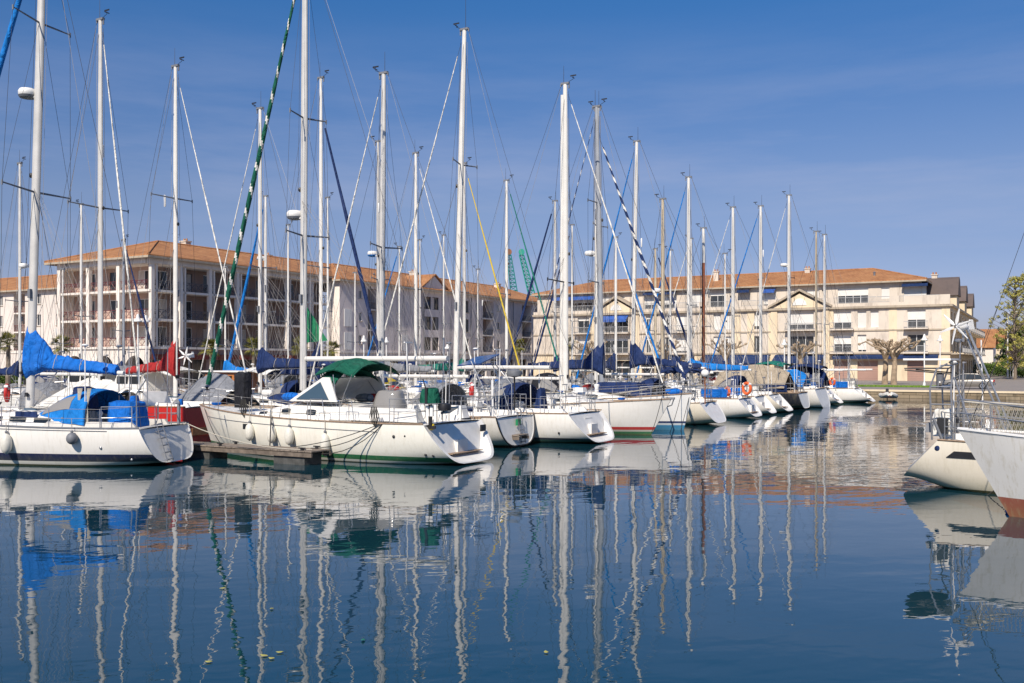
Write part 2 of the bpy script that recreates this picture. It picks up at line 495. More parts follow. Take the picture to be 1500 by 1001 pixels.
    if P.get('split_back', True):
        w_.tube([mp(H)+V((-.2, 0, 0)), jn], wr, 4)
        for sg in (1, -1): w_.tube([jn, V((bx.x+.1, sg*h.half(0)*.8, h.fs))], wr, 4)
    else: w_.tube([mp(H)+V((-.2, 0, 0)), V((bx.x+.1, 0, h.fs))], wr, 4)
    w_.build('backstay', 'wire', root)
    bow = h.top(.985, 0, .1); fz = P.get('fore_z', .97)*H; ft = mp(fz)+V((.15, 0, 0))
    gm = P.get('genoa')
    w_ = MB(); w_.tube([ft, bow], wr*1.2, 4); w_.build('forestay', 'wire', root)
    if gm:
        gr = P.get('genoa_r', .075); st = P.get('genoa_stripe'); k = 150 if st else 60
        a, b = ft.lerp(bow, .035), ft.lerp(bow, .955)
        pts = [a.lerp(b, i/k) for i in range(k+1)]
        rs = [gr*(.55+.45*sstep(0, .5, i/k))*(1+.04*sin(i*.35)) for i in range(k+1)]
        g = MB(); pitch = P.get('pitch', .16)
        g.tube(pts, rs, 14, fm=(lambda i, j: 1 if ((j/14+i*pitch*.9) % 1) < P.get('duty', .25) else 0) if st else None)
        g.build('furled_genoa', [gm, st or gm], root)
        dr = MB(); q = ft.lerp(bow, .965); dr.lathe(q-V((0, 0, .08)), [(.11, 0), (.12, .03), (.05, .05), (.05, .12), (.11, .14)], 10); dr.build('furler_drum', 'black', root)
    if P.get('inner'):
        q = h.top(P['inner'], 0, .1); w_ = MB(); w_.tube([mp(H*.7)+V((.1, 0, 0)), q], wr, 4); w_.build('inner_forestay', 'wire', root)
    # halyards and lazy lines
    for k, (za, zb_, xo, yo) in enumerate(((.98, 1.7, .26, .12), (.97, 1.7, -.28, -.1), (.9, 1.6, .34, -.3))[:3 if hi else 2]):
        w_ = MB(); w_.tube([mp(H*za)+V((xo*.6, yo*.3, 0)), mp(zb_)+V((xo, yo, 0))], wr*.95, 4); w_.build('halyard', 'wire_light' if k else 'wire', root)
    # boom
    bl, bz = P.get('boom', 4.2), P.get('boom_z', 2.55)
    if bl:
        end = V((mx-.12-bl, P.get('boom_y', 0), bz+P.get('boom_tilt', 0)))
        g0 = mp(bz)+V((-1.4*r, 0, 0))
        b_ = MB(); b_.tube([g0, end], P.get('boom_r', .075), 10); b_.build('boom', P.get('boom_mat', 'mast_white'), root)
        w_ = MB(); w_.tube([mp(1.75)+V((-.12, 0, 0)), g0.lerp(end, .28)], .022, 5); w_.build('boom_vang', 'steel', root)
        w_ = MB(); e = g0.lerp(end, .62); q = V((e.x, 0, h.fs+.25))
        for dy in (-.06, 0, .06): w_.tube([e, q+V((0, dy*2, 0))], .009, 4)
        w_.build('mainsheet', 'rope_light', root)
        w_ = MB(); w_.tube([mp(H*.99)+V((-.25, 0, 0)), end+V((.1, 0, .08))], wr*.9, 4); w_.build('topping_lift', 'wire_light', root)
        if P.get('lazy', True):
            w_ = MB()
            for sg in (1, -1):
                c0 = mp(H*.5)+V((0, sg*.1, 0))
                for t in (.3, .58, .85): w_.tube([c0, g0.lerp(end, t)+V((0, sg*.14, 0))], wr*.7, 3)
            w_.build('lazy_jack', 'wire_light', root)
        if P.get('cover'): 
            sc_ = sailcover(root, mx-.1 if not lean[0] else g0.x+.12, bz+.05, bl-.15, P['cover'], P.get('cover_rise', .8), P.get('cover_th', .2), P.get('boom_tilt', 0), P.get('seed', 1))
    if P.get('radar'):
        z = P['radar']; c = mp(z)+V((.42, 0, 0))
        d = MB(); d.lathe(c, [(.05, -.02), (.27, 0), (.30, .06), (.30, .15), (.25, .23), (.05, .26)], 14); d.box(c+V((-.2, 0, -.05)), (.42, .12, .05)); d.build('radar_dome', 'plastic_white', mast)
        if P.get('radar_base'):
            d = MB(); d.lathe(c, [(.1, -.1), (.26, -.06), (.3, .01), (.29, .02)], 14); d.build('radar_bracket', P['radar_base'], mast)
    if P.get('flag'):
        f = MB(); q = h.top(s_, -.93, 0).lerp(tips[0][0]+V((-.2, -tips[0][1], 0)), .72)
        f.grid([[q+V((-.05*i-.2*0, .0+.02*sin(i*2), -.03*i)), q+V((-.05*i, .02*sin(i*2+1), -.42-.03*i))] for i in range(7)]); f.build('courtesy_flag', P['flag'], root)
    return mp

def rails(P, h, root, hi, net=False):
    H = .62; steel = 'steel'
    xs = []; x = h.L*.16
    while x < h.L*.86: xs.append(x); x += 1.7 if hi else 2.1
    if hi:
        proto = None
        for x in xs:
            for sg in (1, -1):
                p = h.top(h.s_at(x), sg*.96)
                if proto is None:
                    m = MB(); m.tube([(0,0,0), (0,0,H)], .014, 6); m.lathe((0,0,0), [(.04, 0), (.02, .05)], 6); proto = m.build('stanchion', steel, root); proto.location = p
                else:
                    o = proto.copy(); COL.objects.link(o); o.location = p
    else:
        m = MB()
        for x in xs:
            for sg in (1, -1): p = h.top(h.s_at(x), sg*.96); m.tube([p, p+V((0,0,H))], .016, 4)
        m.build('stanchion_row', steel, root)
    r = .006 if hi else .008
    for sg in (1, -1):
        m = MB()
        for f in (.5, .97):
            pts = [h.top(.04, sg*.95, H*f+.06)]+[h.top(h.s_at(x), sg*.96, H*f) for x in xs]+[h.top(.93, sg*.97, H*f)]
            m.tube(pts, r, 4)
        m.build('lifeline', 'wire_light', root)
    # pulpit
    m = MB(); b0 = .9
    for z in ((.32, .62) if hi else (.62,)):
        pts = [h.top(b0, 1, z), h.top(.95, 1, z+.02), h.top(1, 0, z+.04)+V((-.05, 0, 0)), h.top(.95, -1, z+.02), h.top(b0, -1, z)]
        m.tube(pts, .016, 6)
    for s, v in ((b0, 1), (b0, -1), (.955, 1), (.955, -1)): m.tube([h.top(s, v*.97), h.top(s, v, .62)], .016, 6)
    m.build('pulpit', steel, root)
    # pushpit
    z = P.get('push_h', .68)
    for sg in (1, -1):
        m = MB()
        pts = [h.top(.13, sg*.96), h.top(.13, sg*.96, z), h.top(.03, sg*.93, z), h.top(.005, sg*.6, z), h.top(.005, sg*.32, z), h.top(.005, sg*.32)]
        m.tube(pts, .016, 6); m.tube([h.top(.13, sg*.96, z*.5), h.top(.03, sg*.93, z*.5), h.top(.005, sg*.32, z*.5)], .014, 6)
        m.tube([h.top(.03, sg*.93), h.top(.03, sg*.93, z)], .016, 6)
        m.build('pushpit', steel, root)

def wheel(root, x, z, r=.42, cover=None, y=0):
    m = MB(); c = V((x, y, z))
    m.tube([c+V((0, r*cos(a), r*sin(a))) for a in (2*pi*k/20 for k in range(20))], .016, 6, loop=True)
    for k in range(6): a = pi*k/3; m.tube([c, c+V((0, r*cos(a), r*sin(a)))], .009, 4)
    w = m.build('steering_wheel', 'steel', root)
    p = MB(); p.box((x+.14, y, z-.45), (.16, .2, .9), top=(.8, .8)); p.box((x+.16, y, z+.08), (.2, .34, .22), top=(.7, .8)); p.build('binnacle', 'plastic_white', root)

def ladder(root, h, x=-.03, y=.1, z0=.15, z1=None, fold=0):
    z1 = z1 or h.fs; m = MB(); rk = h.rake/h.fs
    for dy in (-.16, .16): m.tube([(x+rk*z0-.06, y+dy, z0), (x+rk*z1-.06, y+dy, z1+.25)], .016, 6)
    k = int((z1-z0)/.22)
    for i in range(k+1):
        z = z0+.06+.22*i; m.box((x+rk*z-.06, y, z), (.07, .34, .025))
    m.build('boarding_ladder', 'rubber_grey', root)

def fender(loc, label, r=.13, l=.62, mat='fender_white', rope=.8, group='fenders hung over the hull sides', ball=False):
    t = thing('boat_fender', label, 'fender', loc, 0, group)
    m = MB()
    if ball: m.ell((0,0,0), (r, r, r*1.1), 12, 8)
    else:
        pr = [(.02, -l/2)]+[(r*sin(pi*(k/8))**.35 if 0 < k < 8 else .03, -l/2+l*k/8) for k in range(1, 8)]+[(.02, l/2)]
        m.lathe((0,0,0), pr, 12)
    m.build('fender_body', mat, t)
    e = MB(); e.lathe((0,0,l/2 if not ball else r), [(.04, 0), (.05, .05), (.02, .09)], 8); e.build('fender_eye', 'rubber_grey', t)
    s = MB(); s.tube([(0,0,l/2), (.0, -.02, l/2+rope)], .012, 4); s.build('lanyard', 'rope_light', t); return t

def clutter(P, h, root, hi):
    rnd = random.Random(int(h.L*100)+int(P['mast_h']*37)); z = h.fs
    for k in range(6 if hi else 4):
        x = rnd.choice((.25, .5, .9, 1.4, h.L*.2)); y = rnd.uniform(-.9, .9)*h.W*.75; hh_ = rnd.choice((1.1, 1.5, 2.0, 2.6)); p = V((h.rake+x, y, z))
        m = MB(); m.tube([p, p+V((rnd.uniform(-.08, .08), 0, hh_))], .018, 5)
        q = p+V((0, 0, hh_)); c = rnd.random()
        if c < .35: m.ell(q, (.11, .11, .05), 8, 4)
        elif c < .6: m.box(q, (.05, .42, .04))
        elif c < .8: m.tube([q, q+V((0, 0, .8))], .006, 3)
        m.build('stern_pole', 'plastic_white' if rnd.random() < .4 else 'steel', root)
    for k in range(8 if hi else 4):
        s = rnd.uniform(.2, .92); v = rnd.uniform(-.6, .6); p = h.top(s, v, .08); m = MB(); c = rnd.random()
        if s > .36 and s < .8: p.z += P.get('roof_h', .42)
        if c < .3: m.lathe(p, [(.1, 0), (.09, .18), (.13, .26), (.12, .34), (.02, .36)], 10); m.build('ventilator', 'plastic_white', root)
        elif c < .6:
            for j in range(3): m.tube([p+V(((.14+.02*j)*cos(a), (.14+.02*j)*sin(a), .03*j+.02)) for a in (2*pi*i/10 for i in range(10))], .016, 4, loop=True)
            m.build('rope_coil', rnd.choice(('rope_light', 'rope_dark', 'canvas_blue')), root)
        elif c < .8: m.box(p+V((0, 0, .1)), (rnd.uniform(.4, .8), .45, .22), top=(.9, .85)); m.build('deck_locker', 'plastic_white', root)
        else: m.ell(p+V((0, 0, .1)), (.45, .2, .16), 10, 6); m.build('sail_bag', rnd.choice(('canvas_navy', 'canvas_blue', 'canvas_grey', 'canvas_red')), root)
    if rnd.random() < .55 and not P.get('nocloth'):
        for sg in (1, -1):
            rows = []
            for i in range(9): p = h.top(.07+.15*i/8, sg*.975); rows.append([p+V((0, .015*sin(i*2.2), .1)), p+V((0, .02*cos(i*1.7), .57))])
            m = MB(); m.loft([[a, b, b+V((0, .01, 0)), a+V((0, .01, 0))] for a, b in rows], True, True, True, True); m.build('guard_cloth', rnd.choice(('canvas_navy', 'canvas_white', 'canvas_blue')), root)
    # sheets and control lines led along the deck
    m = MB(); mx = P['mast_x']; zt = h.sheer(h.s_at(mx))+P.get('roof_h', .42)*1.05
    for y in (-.35, -.28, .3, .38): m.tube([V((mx-.1, y*.4, zt+.1)), V((mx-.6, y, zt+.04)), V((mx-2.6, y, zt+.05))], .01, 3)
    for sg in (1, -1): m.tube([h.top(.9, sg*.3, .5), h.top(.6, sg*.8, .12), h.top(.33, sg*.7, .25)], .011, 4)
    m.build('control_line', 'rope_light', root)

def yacht(name, label, loc, head, P, hi=True, group=None, cat='sailboat'):
    root = thing(name, label, cat, (loc[0], loc[1], 0), rz(head), group)
    hp = {k: P[k] for k in ('L', 'W', 'fs', 'fb', 'stern', 'rake', 'brake', 'zb0', 'full') if k in P}
    h = Hull(**hp); L = h.L
    build_hull(P, h, P.get('hull', 'hull_white'), P.get('deck', 'gelcoat'), root)
    x0, x1 = P.get('roof', (L*.37, L*.78))
    hh = P.get('roof_h', .42)
    c, ra = coachroof(P, h, root, x0, x1, hh, P.get('roof_w', .66), P.get('roof_mat', 'gelcoat'), P.get('nwin', 3), P.get('wmat', 'glass_dark'), (1, -1), P.get('wlen', .62), P.get('wgap', .3), P.get('strip', False))
    w0, z0, k0 = ra(x0+.3); zt = z0+k0*1.05
    P.setdefault('mast_foot', h.sheer(h.s_at(P['mast_x']))+hh*.6)
    mp = rig(P, h, root, hi)
    rails(P, h, root, hi)
    if P.get('hood'): sprayhood(root, x0-.55, h.sheer(h.s_at(x0))+.1, w0*1.0, P.get('hood_h', 1.15), P.get('hood_l', 1.5), P['hood'])
    if P.get('bimini'): bimini(root, P.get('bim', (x0-2.8, x0-.7))[0], P.get('bim', (x0-2.8, x0-.7))[1], P.get('bim_z', 3.0), h.W*.72, P['bimini'], h.fs+.15)
    if P.get('wheel', hi): wheel(root, h.top(.13).x+.15, h.fs+.32, .42)
    if P.get('ladder'): ladder(root, h, y=P.get('lad_y', .1))
    for sg in (1, -1):
        m = MB(); p = h.top(.3, sg*.6, .17); m.lathe(p, [(.09, 0), (.075, .06), (.085, .13), (.06, .15)], 10); m.build('winch', 'steel', root)
    clutter(P, h, root, hi)
    return root, h, mp
# ---------------------------------------------------------------- the boats
G_ROW = 'yachts in the front row'; G_BACK = 'yachts in the back rows'
W2 = (.86, .83, .77)
hullmat('hull_navy_stripe', [(.05, (.03, .035, .03)), (.15, W2), (.40, NAVY)], W2, .22)
hullmat('hull_green_stripe', [(.02, (.05, .04, .04)), (.10, W2), (.27, (.006, .16, .07))], (.86, .83, .73), .25)
hullmat('hull_white', [(.08, (.02, .03, .06))], W2, .3)
hullmat('hull_dark_bottom', [(.10, (.02, .025, .02))], (.77, .74, .68), .3)
hullmat('hull_teal_bottom', [(.06, (.01, .02, .02)), (.14, (.01, .09, .10)), (.22, NAVY)], W2, .25)
hullmat('hull_red_boot', [(.04, (.05, .10, .05)), (.14, (.01, .16, .08)), (.22, (.5, .5, .45)), (.36, (.5, .03, .04))], W2, .2)
hullmat('hull_blue_boot', [(.22, (.01, .2, .42)), (.32, (.55, .6, .65)), (.42, (.01, .03, .12))], (.84, .83, .80), .15)
hullmat('hull_cream', [(.06, (.02, .02, .02))], (.74, .68, .56), .3)
hullmat('hull_dark', [(.1, (.2, .02, .02))], (.02, .022, .03), .2)
hullmat('hull_red', [(.1, (.1, .03, .02))], (.55, .02, .015), .1)
hullmat('hull_steel', [(.40, (.33, .10, .07))], (.74, .72, .68), .55)
hullmat('hull_blue', [(.08, (.1, .02, .02)), (.2, W2)], (.02, .05, .16), .2)

# --- 1: white yacht with the blue sail cover, nearest on the left
B1D = V((-.975, .22, 0)).normalized()
P1 = dict(nocloth=1, L=11.0, W=3.6, fs=1.22, fb=1.55, stern=.78, rake=.5, stern_type='flat', zb0=.1, hull='hull_navy_stripe', deck='deck_grey', rail='rubber_grey', mast_x=5.55, mast_h=18.2, mast_r=.125,
          mast_mat='mast_alu', lean=(-.55, 0), spreaders=(8.96, 14.6), spr_w=1.62, sweep=.35, spr_mat='rubber_grey', boom=3.45, boom_z=3.12, boom_tilt=-.2, cover='canvas_blue',
          cover_rise=.82, cover_th=.25, genoa='canvas_bright', genoa_r=.13, radar=12.2, radar_base='rubber_grey', roof=(3.5, 7.6), roof_h=.42, nwin=3, wlen=.6, strip=True,
          hood='canvas_bright', hood_h=1.1, hood_l=1.9, ladder=True, lad_y=.5, seed=3, antenna=0, wire_r=.008)
r1, h1, m1 = yacht('sailing_yacht', 'white yacht with navy waterline stripe and bright blue sail cover, nearest on the left', (-10.75, 30.8), B1D, P1, True, G_ROW)
def cover_lump(root, name, c, d, mat, seed=0, top=.75):
    rnd = random.Random(seed); rings = []
    for i in range(8):
        t = i/7; k = 1-(1-top)*t**1.5; 
        ring = []
        for j in range(20):
            a = 2*pi*j/20; e = (abs(cos(a))**4+abs(sin(a))**4)**-.25
            q = 1+.05*sin(5*a+seed+t*3)*(1-t*.5)+.02*rnd.uniform(-1, 1)
            if i == 7: q *= .75
            ring.append(V(c)+V((d[0]/2*cos(a)*e*k*q, d[1]/2*sin(a)*e*k*q, d[2]*(min(t*1.12, 1)+.03*sin(3*a+seed)*t))))
        rings.append(ring)
    m = MB(); m.loft(rings, True, True, True, True); return m.build(name, mat, root, sharp=60)
cover_lump(r1, 'wheel_cover', (1.5, .5, 1.05), (1.15, 1.0, .98), 'canvas_blue', 1, .82)
cover_lump(r1, 'instrument_cover', (1.35, .35, 2.0), (.25, .3, .2), 'canvas_blue', 2)
cover_lump(r1, 'companionway_cover', (3.3, .2, 1.75), (.5, 1.0, .72), 'canvas_navy', 5)
cover_lump(r1, 'horseshoe_cover', (.6, -1.1, 1.85), (.14, .16, .2), 'canvas_blue', 6)
m = MB(); m.box((4.75, 1.12, 1.6), (.8, .03, .18)); m.build('name_board', 'canvas_navy', r1)
for dx in (0, .32):
    m = MB()
    for k in range(5): m.tube([(2.5+dx+.05*k, 1.1, 1.2), (2.7+dx-.04*k, .9, 2.45)], .016, 4)
    m.build('rope_coil', 'rope_light', r1)
m = MB(); m.tube([(.6, 1.35, 1.2), (.62, 1.33, 2.3), (.3, 1.3, 2.75)], .02, 5); m.build('danbuoy_pole', 'steel', r1)
m = MB(); m.lathe((.62, -1.0, 1.2), [(.05, 0), (.05, .75), (.02, .8)], 8); m.build('stern_post', 'rubber_grey', r1)
for x, z, r_ in ((1.35, .62, .05), (.5, .24, .045)):
    p = h1.side(x+.4, z); m = MB(); m.ell(p, (r_, .03, r_), 10, 6); m.build('exhaust_outlet', 'steel', r1)
m = MB(); m.tube([h1.side(x, 1.12+.012*x, .012) for x in [k*.5+1.5 for k in range(15)]], .012, 4); m.build('hull_line', 'rubber_grey', r1)
def hull_fender(root, h, x, z, label, side=1, **k):
    p = h.side(x, z); p.y = (p.y+.13)*side
    q = root.matrix_basis @ p if False else V(root.location)+Matrix.Rotation(root.rotation_euler.z, 3, 'Z') @ p
    return fender(q, label, **k)
hull_fender(r1, h1, 4.85, .72, 'cream sausage fender on the navy striped yacht nearest on the left', r=.17, l=.66, rope=.35)
hull_fender(r1, h1, 2.55, .92, 'round grey fender on the navy striped yacht nearest on the left', r=.17, mat='rubber_grey', ball=True, rope=.3)

# --- 2: white yacht with the green bimini
P2 = dict(nocloth=1, L=12.6, W=4.2, fs=1.32, fb=1.62, stern=.84, rake=.95, brake=.7, zb0=.05, full=.4, hull='hull_green_stripe', mast_x=7.4, mast_h=18.2, mast_r=.115, mast_mat='mast_alu', spreaders=(7.85, 12.1), spr_w=1.15,
          sweep=.9, boom=6.1, boom_z=3.4, boom_r=.095, genoa='canvas_green', genoa_stripe='canvas_white', genoa_r=.088, pitch=.13, duty=.24, radar=8.55, radar_base='rubber_grey',
          roof=(4.0, 9.4), roof_h=.50, roof_w=.74, nwin=4, wlen=.42, wgap=.75, wheel=True, scoop=.55, split_back=True, push_h=.8, teakrail=True, wire_r=.007, lean=(-.1, 0))
r2, h2, m2 = yacht('sailing_yacht', 'large white yacht with green awning, green waterline stripe and hollow stern', (-1.1, 31.0), DB, P2, True, G_ROW)
bimini(r2, 4.05, 5.75, 3.28, 1.35, 'canvas_green', 1.5, .42, xl=4.7)
bimini(r2, 4.9, 5.75, 3.1, 1.25, 'canvas_green', 2.0, .5, legs=False)
# raised windscreen
ws = MB(); z0 = 1.95
def scr(x, k, z): return V((x, k*(1.5-.12*(z-z0)), z))
fr = [scr(6.7, 1, z0), scr(5.3, 1, z0+.82), scr(5.0, 1, z0+.82), scr(4.6, 1, z0-.0)]
for sg in (1, -1):
    pts = [V((p.x, p.y*sg, p.z)) for p in fr]; ws.slab(pts, (0, -.05*sg, 0))
ws.slab([V((6.7, 1.45, z0)), V((6.7, -1.45, z0)), V((5.3, -1.38, z0+.82)), V((5.3, 1.38, z0+.82))], (-.04, 0, -.04))
wso = ws.build('windscreen', 'gelcoat', r2)
for sg in (1, -1):
    g = MB(); g.slab([V((6.37, 1.515*sg, z0+.07)), V((5.37, 1.43*sg, z0+.66)), V((4.95, 1.505*sg, z0+.07))], (0, .012*sg, 0)); g.build('window', 'glass_blue', wso)
g = MB()
for y in (-.68, .68): g.slab([V((6.6, y-.6, z0+.1)), V((6.6, y+.6, z0+.1)), V((5.47, y+.58, z0+.76)), V((5.47, y-.58, z0+.76))], (.012, 0, .016))
g.build('front_window', 'glass_blue', wso)
# cockpit coaming, table, seats
m = MB()
for sg in (1, -1): m.box((3.1, 1.38*sg, 1.58), (3.6, .42, .42), top=(.94, .7))
m.build('cockpit_coaming', 'gelcoat', r2)
m = MB(); m.box((3.6, 0, 1.55), (1.1, .5, .06)); m.box((3.6, 0, 1.2), (.1, .1, .7)); m.build('cockpit_table', 'wood_brown', r2)
cover_lump(r2, 'clear_spray_dodger', (3.1, .55, 1.72), (1.1, .8, .62), 'vinyl', 4, .65)
m = MB()
for x, z in ((8.3, 1.05), (6.4, 1.0), (10.6, 1.1)):
    pass
p = h2.side(8.3, 1.02, .012); m.box(p, (.55, .03, .19)); m.build('port_light', 'glass_dark', r2)
m = MB(); m.tube([h2.side(x, 1.0+.02*x, .01) for x in [k*.6+2.6 for k in range(16)]], .011, 4); m.build('hull_line', 'rubber_grey', r2)
for x, z, r_ in ((2.0, .92, .055), (1.6, .95, .03), (1.0, .36, .05), (.75, .34, .045)):
    p = h2.side(x, z); m = MB(); m.ell(p, (r_, .03, r_), 10, 6); m.build('exhaust_outlet', 'black', r2)
# bag upright on the foredeck, gate rail, tender lines
cover_lump(r2, 'upright_sail_bag', (9.6, .75, 1.62), (.62, .45, 1.28), 'canvas_black', 8, .97)
m = MB()
for x in (8.2, 5.3, 4.1):
    b = h2.top(h2.s_at(x), .96); m.tube([b, b+V((0, 0, .72)), b+V((-.5, 0, .72)), b+V((-.62, 0, 0))], .015, 6)
m.build('gate_rail', 'steel', r2)
for x in (8.6, 2.7):
    m = MB()
    b = h2.top(h2.s_at(x), .99, .55)
    for k in range(4): m.tube([b+V((.06*k-.09, .03, 0)), b+V((.10*k-.15, .05, -.35)), b+V((.04*k-.06, .04, -.66+.04*k)), b+V((.1*k-.2, .02, -.3)), b+V((.06*k-.09, .03, 0))], .017, 4)
    m.build('rope_coil', 'rope_dark', r2)
m = MB(); m.lathe((.45, 1.3, 1.75), [(.03, 0), (.2, .02), (.22, .12), (.2, .22), (.03, .25)], 14); m.build('barbecue', 'black', r2)
m = MB(); m.box((.55, .85, 1.75), (.4, .5, .05), Matrix.Rotation(.5, 3, 'Y')); m.build('chart_screen', 'glass_blue', r2)
m = MB(); m.ell((.85, 1.42, 1.25), (.1, .1, .12), 10, 6); m.build('rescue_light', 'yellow', r2)
m = MB(); m.box((.62, -1.35, 1.05), (.06, .3, .22)); m.build('vent_grille', 'black', r2)
# outboard under its green cover, on the stern rail
ob = thing('outboard_motor', 'small outboard motor under a green cover clamped to a stern rail', 'outboard motor', V((r2.location.x, r2.location.y, 0))+Matrix.Rotation(r2.rotation_euler.z, 3, 'Z') @ V((.85, 1.5, 1.95)), r2.rotation_euler.z)
cover_lump(ob, 'cowl_cover', (0, 0, .05), (.64, .46, .46), 'canvas_green', 3, .72)
m = MB(); m.box((0, 0, .28), (.09, .5, .5)); m.tube([(.1, 0, .3), (.25, .05, .8)], .022, 5); m.build('strap', 'black', ob)
m = MB(); m.box((0, .03, -.2), (.26, .06, .34)); m.build('mounting_pad', 'plastic_white', ob)
m = MB(); m.lathe((0, 0, -.75), [(.03, 0), (.06, .1), (.07, .75)], 8); m.box((-.05, 0, -.72), (.3, .04, .1)); m.build('drive_leg', 'black', ob)
for x, z, l in ((4.6, .72, 'cream fender hung low beside the finger pontoon end on the green striped yacht'), (6.1, .95, 'second cream fender from the stern of the green striped yacht'), (6.95, .98, 'third cream fender from the stern of the green striped yacht'), (8.15, 1.0, 'cream fender nearest the bow of the green striped yacht')):
    hull_fender(r2, h2, x, z-.15, l, r=.16, l=.78 if x < 5 else .62, rope=.75)

# --- 3: transom with ladder and black edge
P3 = dict(nocloth=1, L=11.0, W=3.6, fs=1.2, fb=1.5, stern=.84, rake=.25, full=.55, zb0=.06, stern_type='flat', rim='black', hull='hull_dark_bottom', mast_x=6.7, mast_h=15.4, mast_r=.11, mast_mat='mast_alu', spreaders=(8.1,), spr_w=1.1, boom=4.2,
          boom_z=2.7, genoa='canvas_white', genoa_r=.034, ladder=True, lad_y=-.1, hood='canvas_grey', roof_h=.4, mast_foot=1.6, push_h=.8, wire_r=.007, lean=(-.12, 0), radar=None)
r3, h3, m3 = yacht('sailing_yacht', 'white yacht with a black edged flat stern, green square sticker and solar panel on poles', (.35, 37.0), DB, P3, True, G_ROW)
m = MB(); m.box((.12, .0, .95), (.1, .26, .24)); m.build('sticker', 'green_plain', r3)
m = MB(); q = V((.9, -1.1, 0))
m.tube([q+V((0, 0, 1.2)), q+V((0, 0, 2.75))], .035, 8); m.build('radar_pole', 'black', r3)
m = MB(); m.lathe((.9, -1.1, 2.72), [(.06, -.05), (.28, 0), (.32, .1), (.3, .22), (.05, .3)], 14); m.build('radar_dome', 'rubber_grey', r3)
m = MB(); m.box((1.7, .35, 3.36), (1.1, 1.5, .04), Matrix.Rotation(-.24, 3, 'X') @ Matrix.Rotation(.1, 3, 'Y')); m.build('solar_panel', 'solar', r3)
m = MB()
for y in (-.4, 1.1): m.tube([(.7, y, 1.2), (1.1, y, 2.4), (1.6, y, 3.33)], .018, 6)
m.tube([(1.1, -.4, 2.4), (1.1, 1.1, 2.4)], .016, 6); m.build('panel_frame', 'steel', r3)
m = MB(); m.tube([(.55, 1.25, .9), (.55, 1.25, 2.6)], .05, 8); m.build('flag_pole', 'plastic_white', r3)
m = MB(); m.tube([(.75, -.6, 1.1), (.75, -.6, 2.4), (1.5, -.6, 3.2)], .02, 6); m.build('aerial_pole', 'steel', r3)

# --- 4: scoop stern, leaning mast
P4 = dict(L=12.4, W=3.9, fs=1.22, fb=1.5, stern=.84, rake=.95, zb0=.05, full=.42, hull='hull_teal_bottom', mast_x=7.3, mast_h=17.9, mast_r=.11, mast_mat='mast_white', lean=(-.55, .1), spreaders=(.67,), spr_w=1.0,
          boom=4.6, boom_z=3.05, boom_r=.09, genoa='canvas_white', genoa_r=.036, genoa_stripe=None, hood='canvas_navy', hood_h=1.1, wire_r=.007, scoop=.5, mast_foot=1.7, antenna=1.6)
r4, h4, m4 = yacht('sailing_yacht', 'white yacht with sloping hollow stern, navy hood and tall white mast leaning right', (3.85, 38.9), DB, P4, True, G_ROW)
p = h4.side(1.4, .45); m = MB(); m.ell(p, (.05, .03, .05), 8, 6); m.build('exhaust_outlet', 'black', r4)
cover_lump(r4, 'wheel_cover', (2.6, .75, 1.25), (.35, .75, .95), 'canvas_navy', 2, .5)

# --- 5, 6: bows towards the channel
P5 = dict(nocloth=1, L=12.2, W=3.9, fs=1.25, fb=1.62, stern=.75, rake=.5, brake=.95, hull='hull_red_boot', mast_x=6.95, mast_h=16.4, mast_r=.12, mast_mat='mast_white', double=True, spreaders=(.43,), spr_w=1.4, boom=4.6, boom_z=2.5,
          cover=None, genoa='canvas_white', genoa_r=.034, hood='canvas_grey', stern_type='flat', mast_foot=1.7, wire_r=.008, inner=.8, spr_mat='black', split_back=True)
def bowboat(name, label, bow, P, **k):
    o = V((bow[0], bow[1], 0))+DB*P['L']
    return yacht(name, label, o, -DB, P, **k)
r5, h5, m5 = bowboat('sailing_yacht', 'white yacht pointing right with red and green waterline bands and a thick double mast', (7.1, 42.6), P5, hi=True, group=G_ROW)
P6 = dict(nocloth=1, L=11.6, W=3.8, fs=1.3, fb=1.75, stern=.75, rake=.4, brake=.45, hull='hull_blue_boot', mast_x=6.85, mast_h=16.2, mast_r=.115, mast_mat='mast_grey', spreaders=(.45, .7), spr_w=.95, boom=4.4, boom_z=2.95, cover='canvas_navy',
          cover_rise=.75, cover_th=.2, genoa='canvas_navy', genoa_stripe='canvas_white', genoa_r=.075, pitch=.12, duty=.42, hood='canvas_black', hood_h=1.3, stern_type='flat', mast_foot=1.9, wire_r=.008, lean=(-.3, 0), fore_z=.9, seed=9)
r6, h6, m6 = bowboat('sailing_yacht', 'white yacht pointing right with bright blue waterline and blue and white striped rolled sail', (8.7, 46.0), P6, hi=True, group=G_ROW)
m = MB(); m.box((7.9, 0, 2.02), (2.6, 1.7, .5), top=(.8, .6)); m.build('foredeck_cover', 'canvas_navy', r6)
for rr, hh, xx in ((r6, h6, 10.2),):
    p = hh.side(xx, 1.05, .012); m = MB()
    m.slab([p+V((-.35, 0, .02)), p+V((.3, -.06, .1)), p+V((-.05, -.03, .06)), p+V((-.3, 0, .1))], (0, -.02 if p.y < 0 else .02, 0)); m.build('hull_emblem', 'canvas_navy', rr)
for rr, hh in ((r5, h5), (r6, h6)):
    m = MB(); b = hh.top(1, 0, .02); m.box(b+V((-.05, 0, .02)), (.4, .14, .1)); m.tube([b+V((.12, 0, 0)), b+V((.02, 0, -.28)), b+V((-.25, .12, -.36))], .03, 6); m.build('anchor', 'steel', rr)

